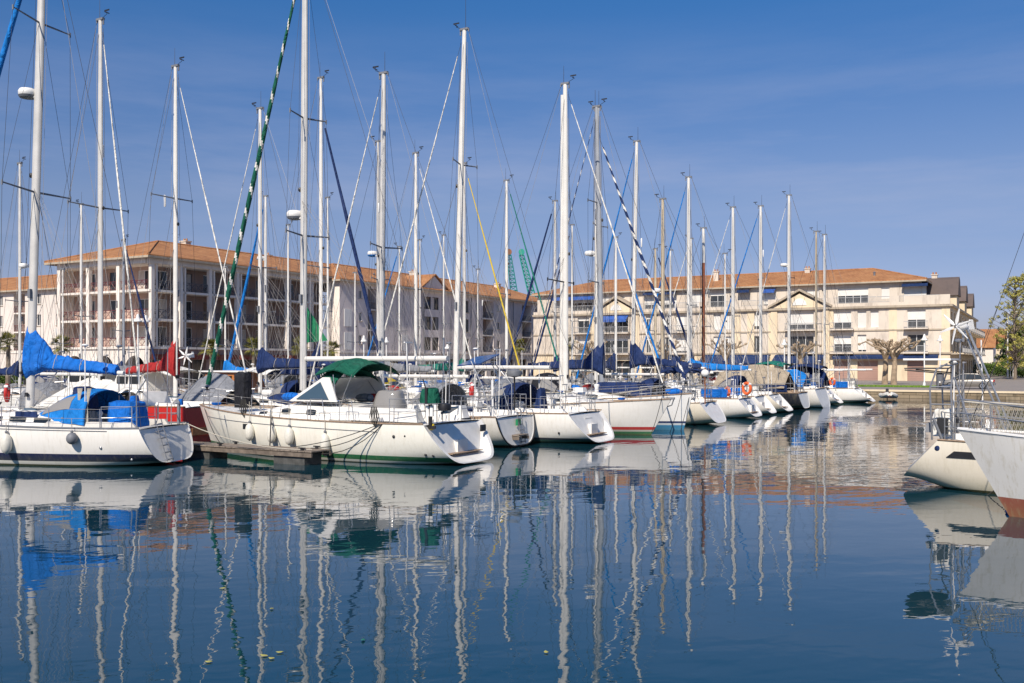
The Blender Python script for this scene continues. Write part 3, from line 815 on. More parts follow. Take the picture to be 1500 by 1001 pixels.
# --- rest of the front row
def front(label, loc, **k):
    d = dict(L=11.2, W=3.7, fs=1.15, fb=1.45, stern=.8, rake=1.0, mast_r=.105, spreaders=(.45,), spr_w=1.0, boom=4.0, boom_z=2.6, wire_r=.009, zb0=.1, genoa='canvas_white', genoa_r=.035, mast_foot=1.6)
    d.update(k); return yacht('sailing_yacht', label, loc, DB, d, d.pop('hi', True), G_ROW)
r7, h7, _ = front('cream yacht with black side stripe near the stern and a wind generator pole', (11.1, 50.2), hull='hull_cream', mast_x=7.3, mast_h=17.6, lean=(-.1, 0), L=12, rake=.8, stern_type='flat', hood='canvas_navy', genoa='canvas_navy',
                  genoa_stripe='canvas_white', bimini='canvas_navy', bim=(1.6, 3.2), bim_z=2.9, bimini_=1, spreaders=(.62,), radar=9.3)
p = h7.side(2.4, .85, .012); m = MB(); m.slab([h7.side(1.4, .72, .012), h7.side(3.6, .74, .012), h7.side(3.6, .93, .012), h7.side(1.7, .93, .012)], (0, .015, 0)); m.build('side_stripe', 'black', r7)
m = MB(); m.tube([(.7, .9, 1.1), (.7, .9, 3.0)], .035, 6); m.build('generator_pole', 'wood_brown', r7)
m = MB(); m.ell((.7, .9, 2.7), (.22, .18, .2), 10, 6); m.build('radar_dome', 'plastic_white', r7)
r8, h8, _ = front('white yacht with an orange lifebuoy on its stern rail and navy sail cover', (14.5, 55.8), hull='hull_white', mast_x=8.0, mast_h=17.0, L=12.2, cover='canvas_navy', cover_rise=.85, boom=4.6, boom_z=3.2, boom_tilt=-.3,
                  genoa='canvas_bright', genoa_r=.06, mast_mat='mast_white', lean=(-.3, 0), rake=.9, seed=5, scoop=.4)
r9, h9, _ = front('white yacht with bright blue sail cover and rounded cream stern', (18.2, 62.0), hull='hull_cream', mast_x=7.0, mast_h=15.9, L=11.2, cover='canvas_bright', cover_rise=.2, cover_th=.15, boom=4.2, boom_z=2.75,
                  genoa='canvas_bright', genoa_r=.06, rake=1.2, hood='canvas_navy')
r9a, h9a, _ = front('small white yacht with a thin tan mast beside the bright blue cover yacht', (16.4, 59.4), L=9.6, W=3.2, mast_x=7.4, mast_h=14.0, mast_mat='mast_tan', hull='hull_white', boom=3.3, radar=7.9, genoa=None, cover='canvas_navy', cover_rise=.3, hi=False)
r9b, h9b, _ = front('dark hulled classic yacht with a varnished wooden mast', (20.4, 66.0), L=11.5, hull='hull_dark', stern_type='flat', rake=.3, mast_x=7.4, mast_h=13.0, mast_mat='mast_wood', wood_top=11, boom=4.4, genoa=None, roof_mat='wood_brown', deck='teak')
def tent(root, x0, x1, z, w, hgt, mat, name='boom_tent'):
    n = 8; rows = []
    for i in range(n+1):
        t = i/n; x = lerp(x0, x1, t); hh = hgt*(1-.35*abs(2*t-1)**2)+.04*sin(t*19)
        rows.append([V((x, w*(1-k/4) if k <= 4 else -w*((k-4)/4), z+hh*(1-abs(1-k/4))**.85)) for k in range(9)])
    m = MB(); m.loft(rows+[[p-V((0, 0, .03)) for p in r] for r in rows[::-1]], False, False, False, True); return m.build(name, mat, root, sharp=50)
tent(r9b, 1.2, 6.2, 1.5, 1.7, 1.6, 'canvas_tan')
r10, h10, _ = front('white yacht with broad white flat stern and bright blue tarp', (22.8, 69.2), L=11.4, W=4.2, fs=1.35, stern=.95, rake=.45, stern_type='flat', hull='hull_white', mast_x=6.9, mast_h=15.0, zb0=-.1, full=.42, genoa='canvas_white', bimini='canvas_teal', bim=(2.8, 5), bim_z=3.2)
tent(r10, 1.4, 3.4, 1.5, 1.5, 1.25, 'canvas_bright', 'cockpit_tarp')
r11, h11, _ = front('white yacht with a navy cockpit enclosure and clear windows', (25.6, 73.8), L=11.2, mast_x=6.4, mast_h=15.8, hull='hull_white', genoa='canvas_bright', genoa_r=.06, rake=1.3, hood='canvas_navy', hood_h=1.6, hood_l=1.0, bimini='canvas_navy', bim=(1.4, 4.0), bim_z=3.0)
tent(r11, 1.3, 3.9, 1.4, 1.55, 1.55, 'canvas_navy', 'cockpit_enclosure')
for k in range(3):
    m = MB(); m.slab([V((1.55+.8*k, 1.5, 1.7)), V((2.1+.8*k, 1.5, 1.7)), V((2.1+.8*k, 1.05, 2.4)), V((1.55+.8*k, 1.05, 2.4))], (0, .02, .02)); m.build('clear_window', 'vinyl', r11)
r12, h12, _ = front('last white yacht of the front row, its dark blue waterline before the stone quay', (29.2, 76.6), L=11.4, mast_x=6.9, mast_h=17.2, hull='hull_teal_bottom', genoa='canvas_white', rake=1.5, radar=11.3, spreaders=(.6,), spr_mat='black', boom=4.2)
r13, h13, _ = front('white yacht with a thin tan mast behind the last yacht of the front row', (30.2, 81.0), L=8.6, W=2.9, mast_x=4.3, mast_h=14.6, mast_r=.08, mast_mat='mast_tan', genoa=None, hi=False, hull='hull_white')
r14, h14, _ = front('white yacht with a thin white mast closest to the stone quay', (31.3, 85.0), L=7.6, W=2.7, mast_x=3.4, mast_h=14.8, mast_r=.08, hi=False, genoa=None)

def world(root, p): return V((root.location.x, root.location.y, 0))+Matrix.Rotation(root.rotation_euler.z, 3, 'Z') @ V(p)
def lifebuoy(loc, label, mat='orange', r=.3, rot=0, horseshoe=False):
    t = thing('lifebuoy', label, 'lifebuoy', loc, rot, 'lifebuoys on stern rails'); m = MB()
    a0, a1 = (0, 2*pi) if not horseshoe else (-pi*.35, pi*1.35)
    pts = [V((0, r*cos(a), r*1.15*sin(a))) for a in (a0+(a1-a0)*k/20 for k in range(20 if not horseshoe else 21))]
    m.tube(pts, .085, 8, loop=not horseshoe); m.build('float_ring', mat, t)
    b = MB()
    for a in (pi*.25, pi*.75): b.tube([V((0, r*.72*cos(a), r*.83*sin(a))), V((0, r*1.3*cos(a), r*1.5*sin(a)))], .09, 6)
    b.build('reflective_band', 'plastic_white', t); return t
lifebuoy(world(r8, (.55, .9, 1.75)), 'tall bright orange lifebuoy standing on the stern rail of a white yacht', r=.27, rot=R(38))
lifebuoy(world(r8, (1.6, 1.2, 1.55)), 'orange lifebuoy lower and left of the tall bright one', r=.2, rot=R(20), horseshoe=True)
lifebuoy(world(r11, (.7, .7, 1.75)), 'orange lifebuoy on the rail behind the navy cockpit enclosure', r=.22, rot=R(30), horseshoe=True)
lifebuoy(world(r4, (4.2, -1.7, 1.9)), 'orange lifebuoy in the clutter right of the solar panel', r=.16, rot=R(20), horseshoe=True)
lifebuoy(world(r5, (2.5, -1.2, 1.9)), 'red lifebuoy lying behind the grey hood of the double masted yacht', 'red', r=.28, rot=R(10))

def windgen(loc, label, rot, pole=2.4, r=.55, blades=6, white=True):
    t = thing('wind_generator', label, 'wind generator', loc, rot)
    m = MB(); m.tube([(0,0,-pole), (0,0,0)], .03, 6); m.build('pole', 'steel', t)
    m = MB(); m.ell((0.05, 0, .05), (.26, .1, .11), 10, 6); m.box((-.33, 0, .12), (.28, .02, .26), top=(.5, 1)); m.build('generator_body', 'plastic_white', t)
    for k in range(blades):
        a = 2*pi*k/blades+.3; u = V((0, cos(a), sin(a))); w = V((.3, -sin(a), cos(a))).normalized(); c = V((.32, 0, .05))
        b = MB(); b.loft([[c+u*d+w*(wd*q)+V((.012*s_, 0, 0)) for q, s_ in ((-1, 0), (0, 1), (1, 0), (0, -1))] for d, wd in ((.05, .02), (.15, .045), (r*.6, .035), (r, .015))], smooth=False); b.build('blade', 'plastic_white', t)
    return t

# red open boat at the bow of the green striped yacht
rb = thing('small_motorboat', 'small red hulled boat with flat stern between the two nearest yachts', 'boat', (-12.6, 39.6, 0), rz(DB))
hb = Hull(L=6.2, W=2.4, fs=1.45, fb=1.55, stern=.92, rake=.1, zb0=-.1, full=.4, brake=.8)
build_hull(dict(stern_type='flat', well=True, rail='varnish_orange', transom='red'), hb, 'hull_red', 'gelcoat', rb)
m = MB(); m.box((3.6, 0, 1.7), (1.3, 1.5, .6), top=(.7, .8)); m.build('wheelhouse', 'gelcoat', rb)
m = MB(); m.box((-.05, 0, .45), (.1, 1.8, .3)); m.build('rubbing_board', 'wood_brown', rb)

# --- back rows, each placed by where its mast stands
def back(xp, ytop, Y, label, **k):
    ex = k.pop('exact_h', None)
    mast = V(((xp-750)/F*Y, Y, 0)); H = CAMZ+(530-ytop)/F*Y
    d = dict(L=10.8, W=3.6, fs=1.15, fb=1.45, stern=.8, rake=.8, mast_x=6.0, mast_h=H, mast_r=.095, spreaders=(.45,), spr_w=.95, boom=3.9, boom_z=2.75, wire_r=.009, genoa=None, mast_foot=1.6, stern_type='flat')
    hd = k.pop('head', 1); d.update(k)
    dr = DB*hd
    o = mast-dr*d['mast_x']
    return yacht('sailing_yacht', label, o, dr, d, False, G_BACK)
rA, hA, _ = back(147, 30, 41.0, 'tall masted yacht with a white rolled sail behind the bright blue sail cover', mast_r=.11, mast_mat='mast_alu', spreaders=(9.9,), spr_w=1.5, sweep=.4, genoa='canvas_white', genoa_r=.042, head=-1, hood='canvas_grey', mast_x=6.3, L=9.0)
rB, hB, _ = back(257, 98, 44.4, 'ketch with a deep red sail cover bundled against its mast', mast_r=.10, mast_mat='mast_white', spreaders=(.64,), spr_w=1.2, genoa='canvas_white', genoa_r=.035, boom=3.5, boom_z=2.95, boom_tilt=-.2, cover=None, head=-1, L=11)
sailcover(rB, 6.0-.05, 3.0, 3.3, 'canvas_red', .85, .2, -.2, 4)
rC, hC, _ = back(381, 160, 48.7, 'yacht with navy sail cover between the striped green rolled sail and the green awning', mast_mat='mast_white', cover='canvas_navy', cover_rise=.5, boom=5.6, boom_z=2.95, boom_tilt=.15, genoa='canvas_white', genoa_r=.03, head=1, hood='canvas_navy', spreaders=(.5,))
rD, hD, _ = back(470, 115, 52.5, 'yacht with small green riding sail and navy rolled headsail', mast_mat='mast_white', genoa='canvas_navy', genoa_r=.10, fore_z=.88, head=-1, cover='canvas_navy', cover_rise=1.3, boom=4.2, boom_z=2.6)
rE, hE, _ = back(554, 208, 56.4, 'yacht with a small blue radar dome just right of the green awning', mast_mat='mast_alu', radar=9.6, radar_base='canvas_bright', spreaders=(.5,), head=1, cover='canvas_grey', cover_rise=.3)
rF, hF, _ = back(609, 225, 59.4, 'white masted yacht with yellow cockpit cloths', mast_mat='mast_white', head=-1, genoa='canvas_white', genoa_r=.04, hood='yellow', spreaders=(.48,), cover='canvas_navy', cover_rise=.3)
rG, hG, _ = back(680, 240, 63.7, 'yacht with a yellow rolled headsail', mast_mat='mast_alu', genoa='yellow', genoa_r=.055, head=-1, spreaders=(.48,), cover='canvas_teal', cover_rise=.2, boom=4.6)
rH, hH, _ = back(742, 265, 68.0, 'yacht with a dark green rolled headsail', mast_mat='mast_white', genoa='canvas_teal', genoa_r=.06, head=-1, spreaders=(.5,), hood='canvas_navy', cover='canvas_navy', cover_rise=.3)
rI, hI, _ = back(813, 295, 74.0, 'yacht with a thin mast behind the thick double mast', mast_mat='mast_alu', genoa='canvas_navy', genoa_r=.10, head=1, cover='canvas_navy', cover_rise=.5)
rJ, hJ, _ = back(902, 348, 82.5, 'short masted yacht in front of the pediment with the blue awning', mast_mat='mast_white', genoa='canvas_bright', genoa_r=.09, head=-1, cover='canvas_navy')
rK, hK, _ = back(960, 365, 86.0, 'back row yacht with navy rolled sail near the stone building', mast_mat='mast_tan', genoa='canvas_navy', genoa_r=.10, head=-1, L=9.6, mast_x=5.2)
rL, hL, _ = back(1012, 350, 86.0, 'white masted back row yacht left of the wooden mast', mast_mat='mast_white', genoa='canvas_white', genoa_r=.05, head=1, L=9.2, mast_x=5.0)
rM, hM, _ = back(982, 367, 80.0, 'short thin masted yacht between two back row masts near the stone building', L=8.4, W=2.9, mast_x=4.6, mast_r=.07)
far = [(181, 352, 72, 'yacht with a cluster of aerials on its short mast top', dict(radar=None, mast_mat='mast_grey', genoa='canvas_navy')), (119, 300, 68, 'yacht with a plain short white mast at the far left pontoon', dict(mast_mat='mast_white')),
       (29, 240, 60, 'yacht at the far left pontoon with a small domed radar', dict(radar=9.2, mast_mat='mast_alu')), (389, 288, 70, 'yacht with white mast and blue rolled sail near the palms', dict(radar=10.8, mast_mat='mast_white', genoa='canvas_bright', genoa_r=.11)),
       (480, 290, 74, 'thin masted yacht close to the grey wall', dict(mast_r=.07)), (585, 362, 82, 'low masted yacht in front of the grey wall shutters', dict(mast_r=.07, genoa='canvas_bright', genoa_r=.08)),
       (615, 352, 88, 'far yacht with a short mast left of the gabled bay', dict(mast_r=.07)), (650, 345, 90, 'far yacht with a slim mast under the gabled bay', dict(mast_r=.07)),
       (422, 330, 80, 'far yacht with a short mast beside the balconies', dict(mast_r=.07)), (838, 330, 82, 'slim masted yacht right of the thick double mast', dict(mast_r=.07, genoa='canvas_navy', genoa_r=.09)),
       (1062, 372, 84, 'small yacht with short mast near the bare plane trees', dict(mast_r=.06)), (700, 395, 92, 'small far yacht with a low mast near the end of the grey building', dict(mast_r=.06)),
       (92, 395, 74, 'small yacht with a low mast at the far left pontoon', dict(mast_r=.06)), (330, 392, 66, 'small yacht with a low mast beside the striped rolled sail', dict(mast_r=.06)), (520, 400, 84, 'small far yacht with a low mast near the grey wall', dict(mast_r=.06))]
for i, (x, yt, Y, lb, kw) in enumerate(far):
    k = dict(L=9.4, W=3.1, mast_x=5.1, spr_w=.8, head=1 if i % 2 else -1, boom=3.3, boom_z=2.5)
    k.update(kw); cv = ('canvas_navy', 'canvas_grey', 'canvas_navy', 'canvas_bright', 'canvas_white')[i % 5]
    k.setdefault('cover', cv); k['cover_rise'] = .35; k['seed'] = i
    if i % 3 == 0: k['hood'] = ('canvas_navy', 'canvas_grey')[i % 2]
    back(x, yt, Y, lb, **k)
# green riding sail
m = MB(); c = V((-.6, 0, 3.55)); 
gs = [[V((5.35-.0*i, .01*sin(i*2), 0)) for i in range(1)]]
rows = []
for i in range(7):
    t = i/6; zt = lerp(6.3, 4.35, t); x0_ = 4.9
    rows.append([V((x0_-lerp(0, -.0, t)+ (-.0), 0, zt)), V((x0_+.1+lerp(.02, 1.5, t), .04*sin(5*t), lerp(6.3, 4.45, t)))])
gsail = MB(); gsail.loft([[a, b, b+V((0, .015, 0)), a+V((0, .015, 0))] for a, b in rows], True, True, True, False)
gsail.build('riding_sail', 'green_plain', rD)
# white motor cruisers and pale covers that fill the back
def motorboat(label, loc, head, L=8.5, top='canvas_white', wood=False):
    t = thing('motor_cruiser', label, 'motorboat', (loc[0], loc[1], 0), rz(head), 'motor cruisers in the back rows')
    h = Hull(L=L, W=3.0, fs=1.2, fb=1.7, stern=.9, rake=.1, zb0=-.1, full=.4, brake=1.2)
    build_hull(dict(stern_type='flat'), h, 'hull_white', 'gelcoat', t)
    m = MB(); m.box((L*.47, 0, 2.05), (L*.36, 2.3, 1.3), top=(.72, .84)); c = m.build('wheelhouse', 'varnish_orange' if wood else 'gelcoat', t)
    m = MB(); m.box((L*.47, 0, 2.74), (L*.36, 2.3, .08)); m.build('roof', 'plastic_white', c)
    for sg in (1, -1):
        for k in (0, 1): g = MB(); g.box((L*.42+k*L*.12, sg*1.045, 2.28), (L*.1, .08, .42)); g.build('window', 'varnish_orange' if wood and False else 'glass_dark', c)
    g = MB(); g.box((L*.47+L*.152, 0, 2.28), (.1, 1.7, .42), Matrix.Rotation(-.33, 3, 'Y')); g.build('windscreen', 'glass_dark', c)
    bimini(t, .6, 2.9, 2.9, 1.2, top, 1.3, .3); rails(dict(), h, t, False); return t
motorboat('motor cruiser with a pale canvas top at the left back pontoon', (-17.2, 52.0), DB)
motorboat('motor cruiser with white top behind the black upright bag', (-12.5, 53.5), DB, 9, 'canvas_white', True)
motorboat('motor cruiser with a grey top right of the red sail cover', (-22.0, 57.0), DB, 9, 'canvas_grey')
tent(rA, 4.0, 8.0, 1.3, 1.6, 1.3, 'canvas_white'); tent(rB, 7.2, 10.0, 1.3, 1.4, 1.5, 'canvas_grey')
lifebuoy(world(rB, (.9, -.8, 1.7)), 'pale red lifebuoy under the red sail cover', 'red', .3, .5)
lifebuoy(world(rA, (1.2, -.9, 1.9)), 'red ring just above the bright blue hood', 'red', .3, .3)
q = world(rB, (6.9, -.5, 0)); q.z = 4.0
windgen(V(((277-750)/F*43, 43, 3.5)), 'white six bladed wind generator right of the red sail cover', R(-100), 2.3, .42)

# --- right side boats
D7 = V((.85, -.52, 0)).normalized()
PR = dict(nocloth=1, L=9.8, W=3.3, fs=1.28, fb=1.5, stern=.78, rake=1.15, zb0=.24, full=.36, stern_type='flat', hull='hull_cream', mast_x=5.6, mast_h=14, mast_r=.09, boom=0, genoa=None, wire_r=.006, split_back=True, push_h=.72, mast_foot=1.6, spreaders=(.45,))
rR, hR, _ = yacht('sailing_yacht', 'cream yacht with black stripe and stern gantry at the right edge', (10.6, 26.2), D7, PR, True, G_ROW)
for sg in (-1,):
    m = MB(); rows = []
    for k in range(12):
        x = 1.35+k*.26; a, b = hR.side(x, .86), hR.side(x+(0 if k else .2), 1.03)
        rows.append([V((a.x, -(a.y+.02), a.z)), V((b.x, -(b.y+.02), b.z))])
    m.grid(rows); m.build('side_stripe', 'black', rR)
m = MB(); p = hR.side(1.15, 1.08); m.ell((p.x, -p.y, p.z), (.07, .02, .07), 10, 6); m.build('vent', 'canvas_navy', rR)
m = MB(); m.tube([(.22, .5, .35), (1.12, .5, 1.32)], .02, 6); m.tube([(.22, .2, .35), (1.12, .2, 1.32)], .02, 6)
for k in range(6): t = k/5; m.tube([(.22+.9*t, .2, .35+.97*t), (.22+.9*t, .5, .35+.97*t)], .018, 5)
m.build('boarding_ladder', 'steel', rR)
g = MB()
for y in (-1.15, 1.15):
    g.tube([(1.0, y, 1.28), (.95, y, 2.6), (1.1, y*.97, 3.1), (1.35, y*.9, 3.25)], .024, 6); g.tube([(1.5, y, 1.28), (1.45, y, 2.6), (1.5, y*.95, 3.2)], .024, 6)
    for z in (1.75, 2.2, 2.65): g.tube([(.97, y, z), (1.47, y, z)], .018, 5)
for z in (2.65, 3.2): g.tube([(1.2, -1.1, z), (1.2, 1.1, z)], .02, 5)
g.build('stern_gantry', 'steel', rR)
m = MB(); m.box((.85, .0, 3.36), (1.15, 2.0, .05)); m.build('solar_panel', 'plastic_white', rR)
m = MB(); m.box((.72, 0, 3.12), (.9, 1.6, .03)); m.tube([(.3, -.9, 3.08), (1.4, -.9, 2.98)], .018, 5); m.tube([(.3, .9, 3.08), (1.4, .9, 2.98)], .018, 5); m.build('panel_frame', 'wire', rR)
m = MB(); m.tube([(1.5, -1.0, 2.9), (2.0, -1.2, 1.4)], .02, 5); m.tube([(1.6, .2, 4.15), (2.6, .1, 1.5)], .03, 6); m.tube([(1.72, .0, 4.15), (2.75, .1, 1.5)], .03, 6); m.build('generator_strut', 'steel', rR)
wg = windgen(world(rR, (1.6, .1, 4.18)), 'white wind generator above the stern gantry at the right edge', R(-150), .35, .48, 6)
cover_lump(rR, 'lifebelt_cover', (1.2, -.6, 1.35), (.5, .3, .7), 'canvas_white', 3, .8)
m = MB(); m.box((1.25, -1.1, 1.65), (.25, .2, .4)); m.lathe((1.3, .4, 1.6), [(.1, 0), (.16, .05), (.16, .2), (.05, .26)], 10); m.build('outboard_bracket', 'black', rR)
m = MB(); m.tube([(1.25, -1.25, 1.3), (1.05, -1.3, 1.85)], .04, 6); m.build('flag_socket', 'rubber_grey', rR)
for k, (z, y) in enumerate(((1.55, -.3), (1.8, .2))):
    m = MB(); m.box((.9+.1*k, y, z), (.3, .5, .24), top=(.8, .8)); m.build('deck_box', ('rubber_grey', 'plastic_white')[k], rR)

PS = dict(nocloth=1, L=14.5, W=4.2, fs=1.35, fb=1.82, stern=.7, rake=.2, brake=1.0, zb0=-.1, full=.7, stern_type='flat', hull='hull_steel', deck='deck_grey', mast_x=8.8, mast_h=16, mast_r=.1, boom=4.5, genoa=None, rail='plastic_white', wire_r=.008, roof_h=.5, push_h=.7, mast_foot=1.9)
oS = V((9.75, 20.9, 0))-DB*PS['L']
rS, hS, _ = yacht('sailing_yacht', 'white steel hulled yacht with rust red bottom and netted bow rail, nearest on the right', (oS.x, oS.y), DB, PS, True, G_ROW)
# netting along the bow rail: crossing cords
for sg in (1, -1):
    m = MB(); n = 44
    for k in range(n):
        s0, s1 = lerp(.74, .985, k/n), lerp(.74, .985, (k+2)/n)
        if s1 > .99: continue
        m.tube([hS.top(s0, sg*.97, .04), hS.top(s1, sg*.97, .6)], .005, 3); m.tube([hS.top(s1, sg*.97, .04), hS.top(s0, sg*.97, .6)], .005, 3)
    m.tube([hS.top(s, sg*.97, .62) for s in (.72, .8, .88, .94, .99)], .022, 6); m.build('rail_netting', 'rope_light', rS)
m = MB(); m.tube([hS.side(x, 1.52+.0*x, 0)+V((0, .01, 0)) for x in [13.2-k*.5 for k in range(16)]], .028, 5); m.build('rubbing_strake', 'deck_grey', rS)
m = MB(); rnd = random.Random(5)
for k in range(14):
    c = V((12.2-rnd.random()*1.5, rnd.uniform(-.3, .5), 1.86)); r_ = rnd.uniform(.12, .25)
    m.tube([c+V((r_*cos(a), r_*sin(a)*.8, .04+.08*rnd.random()+.05*k/14)) for a in (2*pi*j/12 for j in range(12))], .022, 4, loop=True)
m.build('rope_pile', 'rope_light', rS)
m = MB(); m.box((10.4, .4, 2.0), (1.5, .5, .28), top=(.9, .7)); m.build('foredeck_cover', 'canvas_white', rS)
m = MB(); m.lathe((12.9, .3, 1.85), [(.1, 0), (.1, .25), (.16, .28), (.16, .38), (.05, .42)], 12); m.build('windlass', 'plastic_white', rS)
cover_lump(rS, 'navy_deck_cover', (9.4, .6, 1.9), (1.4, 1.1, .7), 'canvas_navy', 6, .6)

# inflatable dinghy by the quay
t = thing('inflatable_dinghy', 'grey and black inflatable dinghy beside the stone quay', 'dinghy', (33.0, 83.8, 0), rz(V((-.3, -.95, 0))))
for sg in (1, -1):
    m = MB(); m.tube([(-1.3, .55*sg, .32), (.6, .55*sg, .32), (1.1, .4*sg, .42), (1.4, .12*sg, .52)], [.2, .2, .19, .17], 10); m.build('side_tube', 'canvas_white', t)
m = MB(); m.box((-.1, 0, .2), (2.3, .8, .1)); m.build('floor_board', 'black', t)
m = MB(); m.box((-1.15, 0, .38), (.06, .75, .4)); m.build('transom_board', 'wood_brown', t)
m = MB(); m.box((-1.4, 0, .7), (.3, .28, .4), top=(.8, .8)); m.box((-1.4, 0, .3), (.12, .08, .6)); m.build('outboard_motor', 'black', t)
t = thing('mooring_ring', 'blue floating hoop beside the rust red bottom of the nearest yacht on the right', 'hoop', (11.15, 20.7, .04)); m = MB()
m.tube([(.36*cos(a), .36*sin(a), 0) for a in (2*pi*k/28 for k in range(28))], .06, 8, loop=True); m.build('hoop', 'canvas_bright', t)
m = MB(); m.tube([(.3, -.1, .03), (.8, -.3, .5), (1.1, 1.0, 1.5)], .012, 4); m.build('tether', 'rope_dark', t)

# ---------------------------------------------------------------- pontoons
def pontoon(label, p, q, w, z=.55, name='pontoon', floats=True, kind='pontoons'):
    p, q = V(p), V(q); d = (q-p); L = d.length; t = thing(name, label, 'pontoon', (p.x, p.y, 0), rz(d), kind)
    m = MB(); n = int(L/.28)
    for k in range(n): m.box((L*(k+.5)/n, 0, z-.02), (L/n-.018, w, .04))
    m.build('deck_planks', 'weathered_deck', t)
    m = MB(); m.box((L/2, w/2-.02, z-.13), (L, .07, .13)); m.box((L/2, -w/2+.02, z-.13), (L, .07, .13)); m.build('side_beam', 'weathered_wood', t)
    x = 1.0
    while floats and x < L-.5:
        m = MB(); m.box((x, 0, .14), (1.3, w*.86, .62)); m.build('float', 'float_dark', t); x += 4.2
    x = .5
    while x < L:
        for sg in (1, -1):
            c = MB(); y = sg*(w/2-.12); c.tube([(x-.14, y, z+.08), (x+.14, y, z+.08)], .022, 6); c.box((x, y, z+.03), (.1, .05, .08)); c.build('cleat', 'black', t)
        x += 3.6
    return t
fA = V((-6.1, 30.6, 0))
pontoon('finger pontoon with planks between the two nearest yachts', fA, fA+DB*11.2, .95, .46)
bF = -28.5
pontoon('main walkway pontoon behind the bows of the front row', ab(31, -28.9), ab(88, -27.6), 1.6, .6)
pontoon('second walkway pontoon behind the back row masts', ab(22, -47.5), ab(90, -45.5), 1.6, .6)
for k, a in enumerate((32.4, 40.6, 49.0, 58.0, 67.0)):
    pontoon('finger pontoon, number %s from the camera beyond the nearest one' % ('first', 'second', 'third', 'fourth', 'fifth')[k], ab(a, -17.5), ab(a, -27.2), .8, .5, floats=True)
def line(label, pts, mat='rope_dark', r=.014):
    m = MB(); m.tube(pts, r, 5); o = m.build('mooring_line', mat); tag(o, label, 'rope', 'mooring lines'); return o
c2 = world(r2, h2.top(h2.s_at(2.3), .98, .08)); pe = fA+DB*.5+V((0, 0, .66)); 
line('upper dark mooring line from the green striped yacht to the finger pontoon', sag(c2, fA+DB*1.2+V((.1, -.2, .54)), .12))
line('middle dark mooring line from the green striped yacht to the finger pontoon', sag(c2, fA+DB*.4+V((0, -.2, .53)), .22))
line('lowest dark mooring line from the green striped yacht, nearly touching the water', sag(c2, fA+DB*.8+V((0, -.3, .5)), .5))
b2 = world(r2, h2.top(.98, .6, .1))
line('dark bow line of the green striped yacht to the pontoon planks', sag(b2, fA+DB*4.5+V((0, 0, .53)), .15)); line('dark line from the amidships rail down to the finger pontoon', sag(world(r2, h2.top(h2.s_at(7.1), .97, .3)), fA+DB*2.2+V((0, 0, .53)), .12), r=.022)
line('pale stern line from the blue hood yacht to the finger pontoon end', sag(world(r1, (.5, -1.2, 1.25)), fA+DB*.3+V((0, -.3, .5)), .25), 'rope_light', .016)
line('dark bow line of the red banded yacht falling to the water', sag(world(r5, h5.top(.97, -.9, .1)), V((5.9, 40.4, .3)), .1)); line('dark line across the bow of the blue banded yacht', sag(world(r6, h6.top(.96, -.9, .1)), V((7.3, 44.2, 0)), .1))
line('thin bow line of the blue banded yacht dropping straight to the water', sag(world(r6, h6.top(.99, 0, .1)), world(r6, (11.2, -.6, 0)), .02))
line('looped dark line on the cream hull at the right edge', sag(world(rR, V((hR.side(3.6, 1.3).x, -hR.side(3.6, 1.3).y-.06, 1.35))), world(rR, V((2.3, -hR.side(2.6, .6).y-.12, -.02))), .08), r=.013)
for r_, h_, x, sg, lb in ((r4, h4, 3.2, 1, 'cream fender on the tall leaning masted yacht with the hollow stern'), (r4, h4, 5.0, 1, 'cream fender further forward on the tall leaning masted yacht'), (r5, h5, 8.2, -1, 'cream fender on the red banded yacht pointing right'), (r7, h7, 3.6, 1, 'cream fender on the cream yacht with the black side stripe'),
                      (r8, h8, 3.0, 1, 'cream fender on the yacht with the tall orange lifebuoy'), (r9, h9, 2.6, 1, 'cream fender on the yacht with the bright blue sail cover and rounded stern'), (r12, h12, 2.8, 1, 'cream fender on the last yacht of the front row'), (r3, h3, 2.2, 1, 'cream fender on the yacht with the black edged stern')):
    hull_fender(r_, h_, x, .72, lb, sg, r=.13, l=.55, rope=.55)
for k, (a, b_, lb) in enumerate(((33, -28.9, 'nearest service post on the walkway behind the green striped yacht'), (45, -28.6, 'second service post on the walkway'), (57, -28.3, 'third service post on the walkway'), (69, -28, 'farthest service post on the walkway'))):
    t = thing('service_post', lb, 'service post', ab(a, b_, .6), rz(DA), 'service posts on the walkway'); m = MB(); m.box((0, 0, .5), (.2, .24, 1.0)); m.build('post_body', 'plastic_white', t); m = MB(); m.box((0, 0, 1.07), (.24, .28, .14), top=(.7, .7)); m.build('post_cap', 'canvas_bright', t); m = MB(); m.box((.11, 0, .7), (.02, .16, .22)); m.build('socket_panel', 'black', t)
# leaves on the water
rnd = random.Random(11)
for k, (x, y) in enumerate(((306, 971), (387, 962), (410, 957), (398, 966), (532, 939), (800, 957), (398, 893), (326, 863))):
    Y = CAMZ*F/(y-530); m = MB(); c = V(((x-750)/F*Y, Y, .012)); L = rnd.uniform(.03, .05); a = rnd.random()*6
    u = V((cos(a), sin(a), 0)); w = V((-sin(a), cos(a), 0))
    m.slab([c-u*L, c-u*L*.3+w*.025, c+u*L*.5+w*.022, c+u*L*1.1+V((0, 0, .008)), c+u*L*.4-w*.022, c-u*L*.4-w*.024], (0, 0, .004))
    o = m.build('floating_leaf', ('leaf_tan', 'canvas_teal')[k == 4]); tag(o, 'small fallen leaf floating on the open water', 'leaf', 'leaves floating on the water')
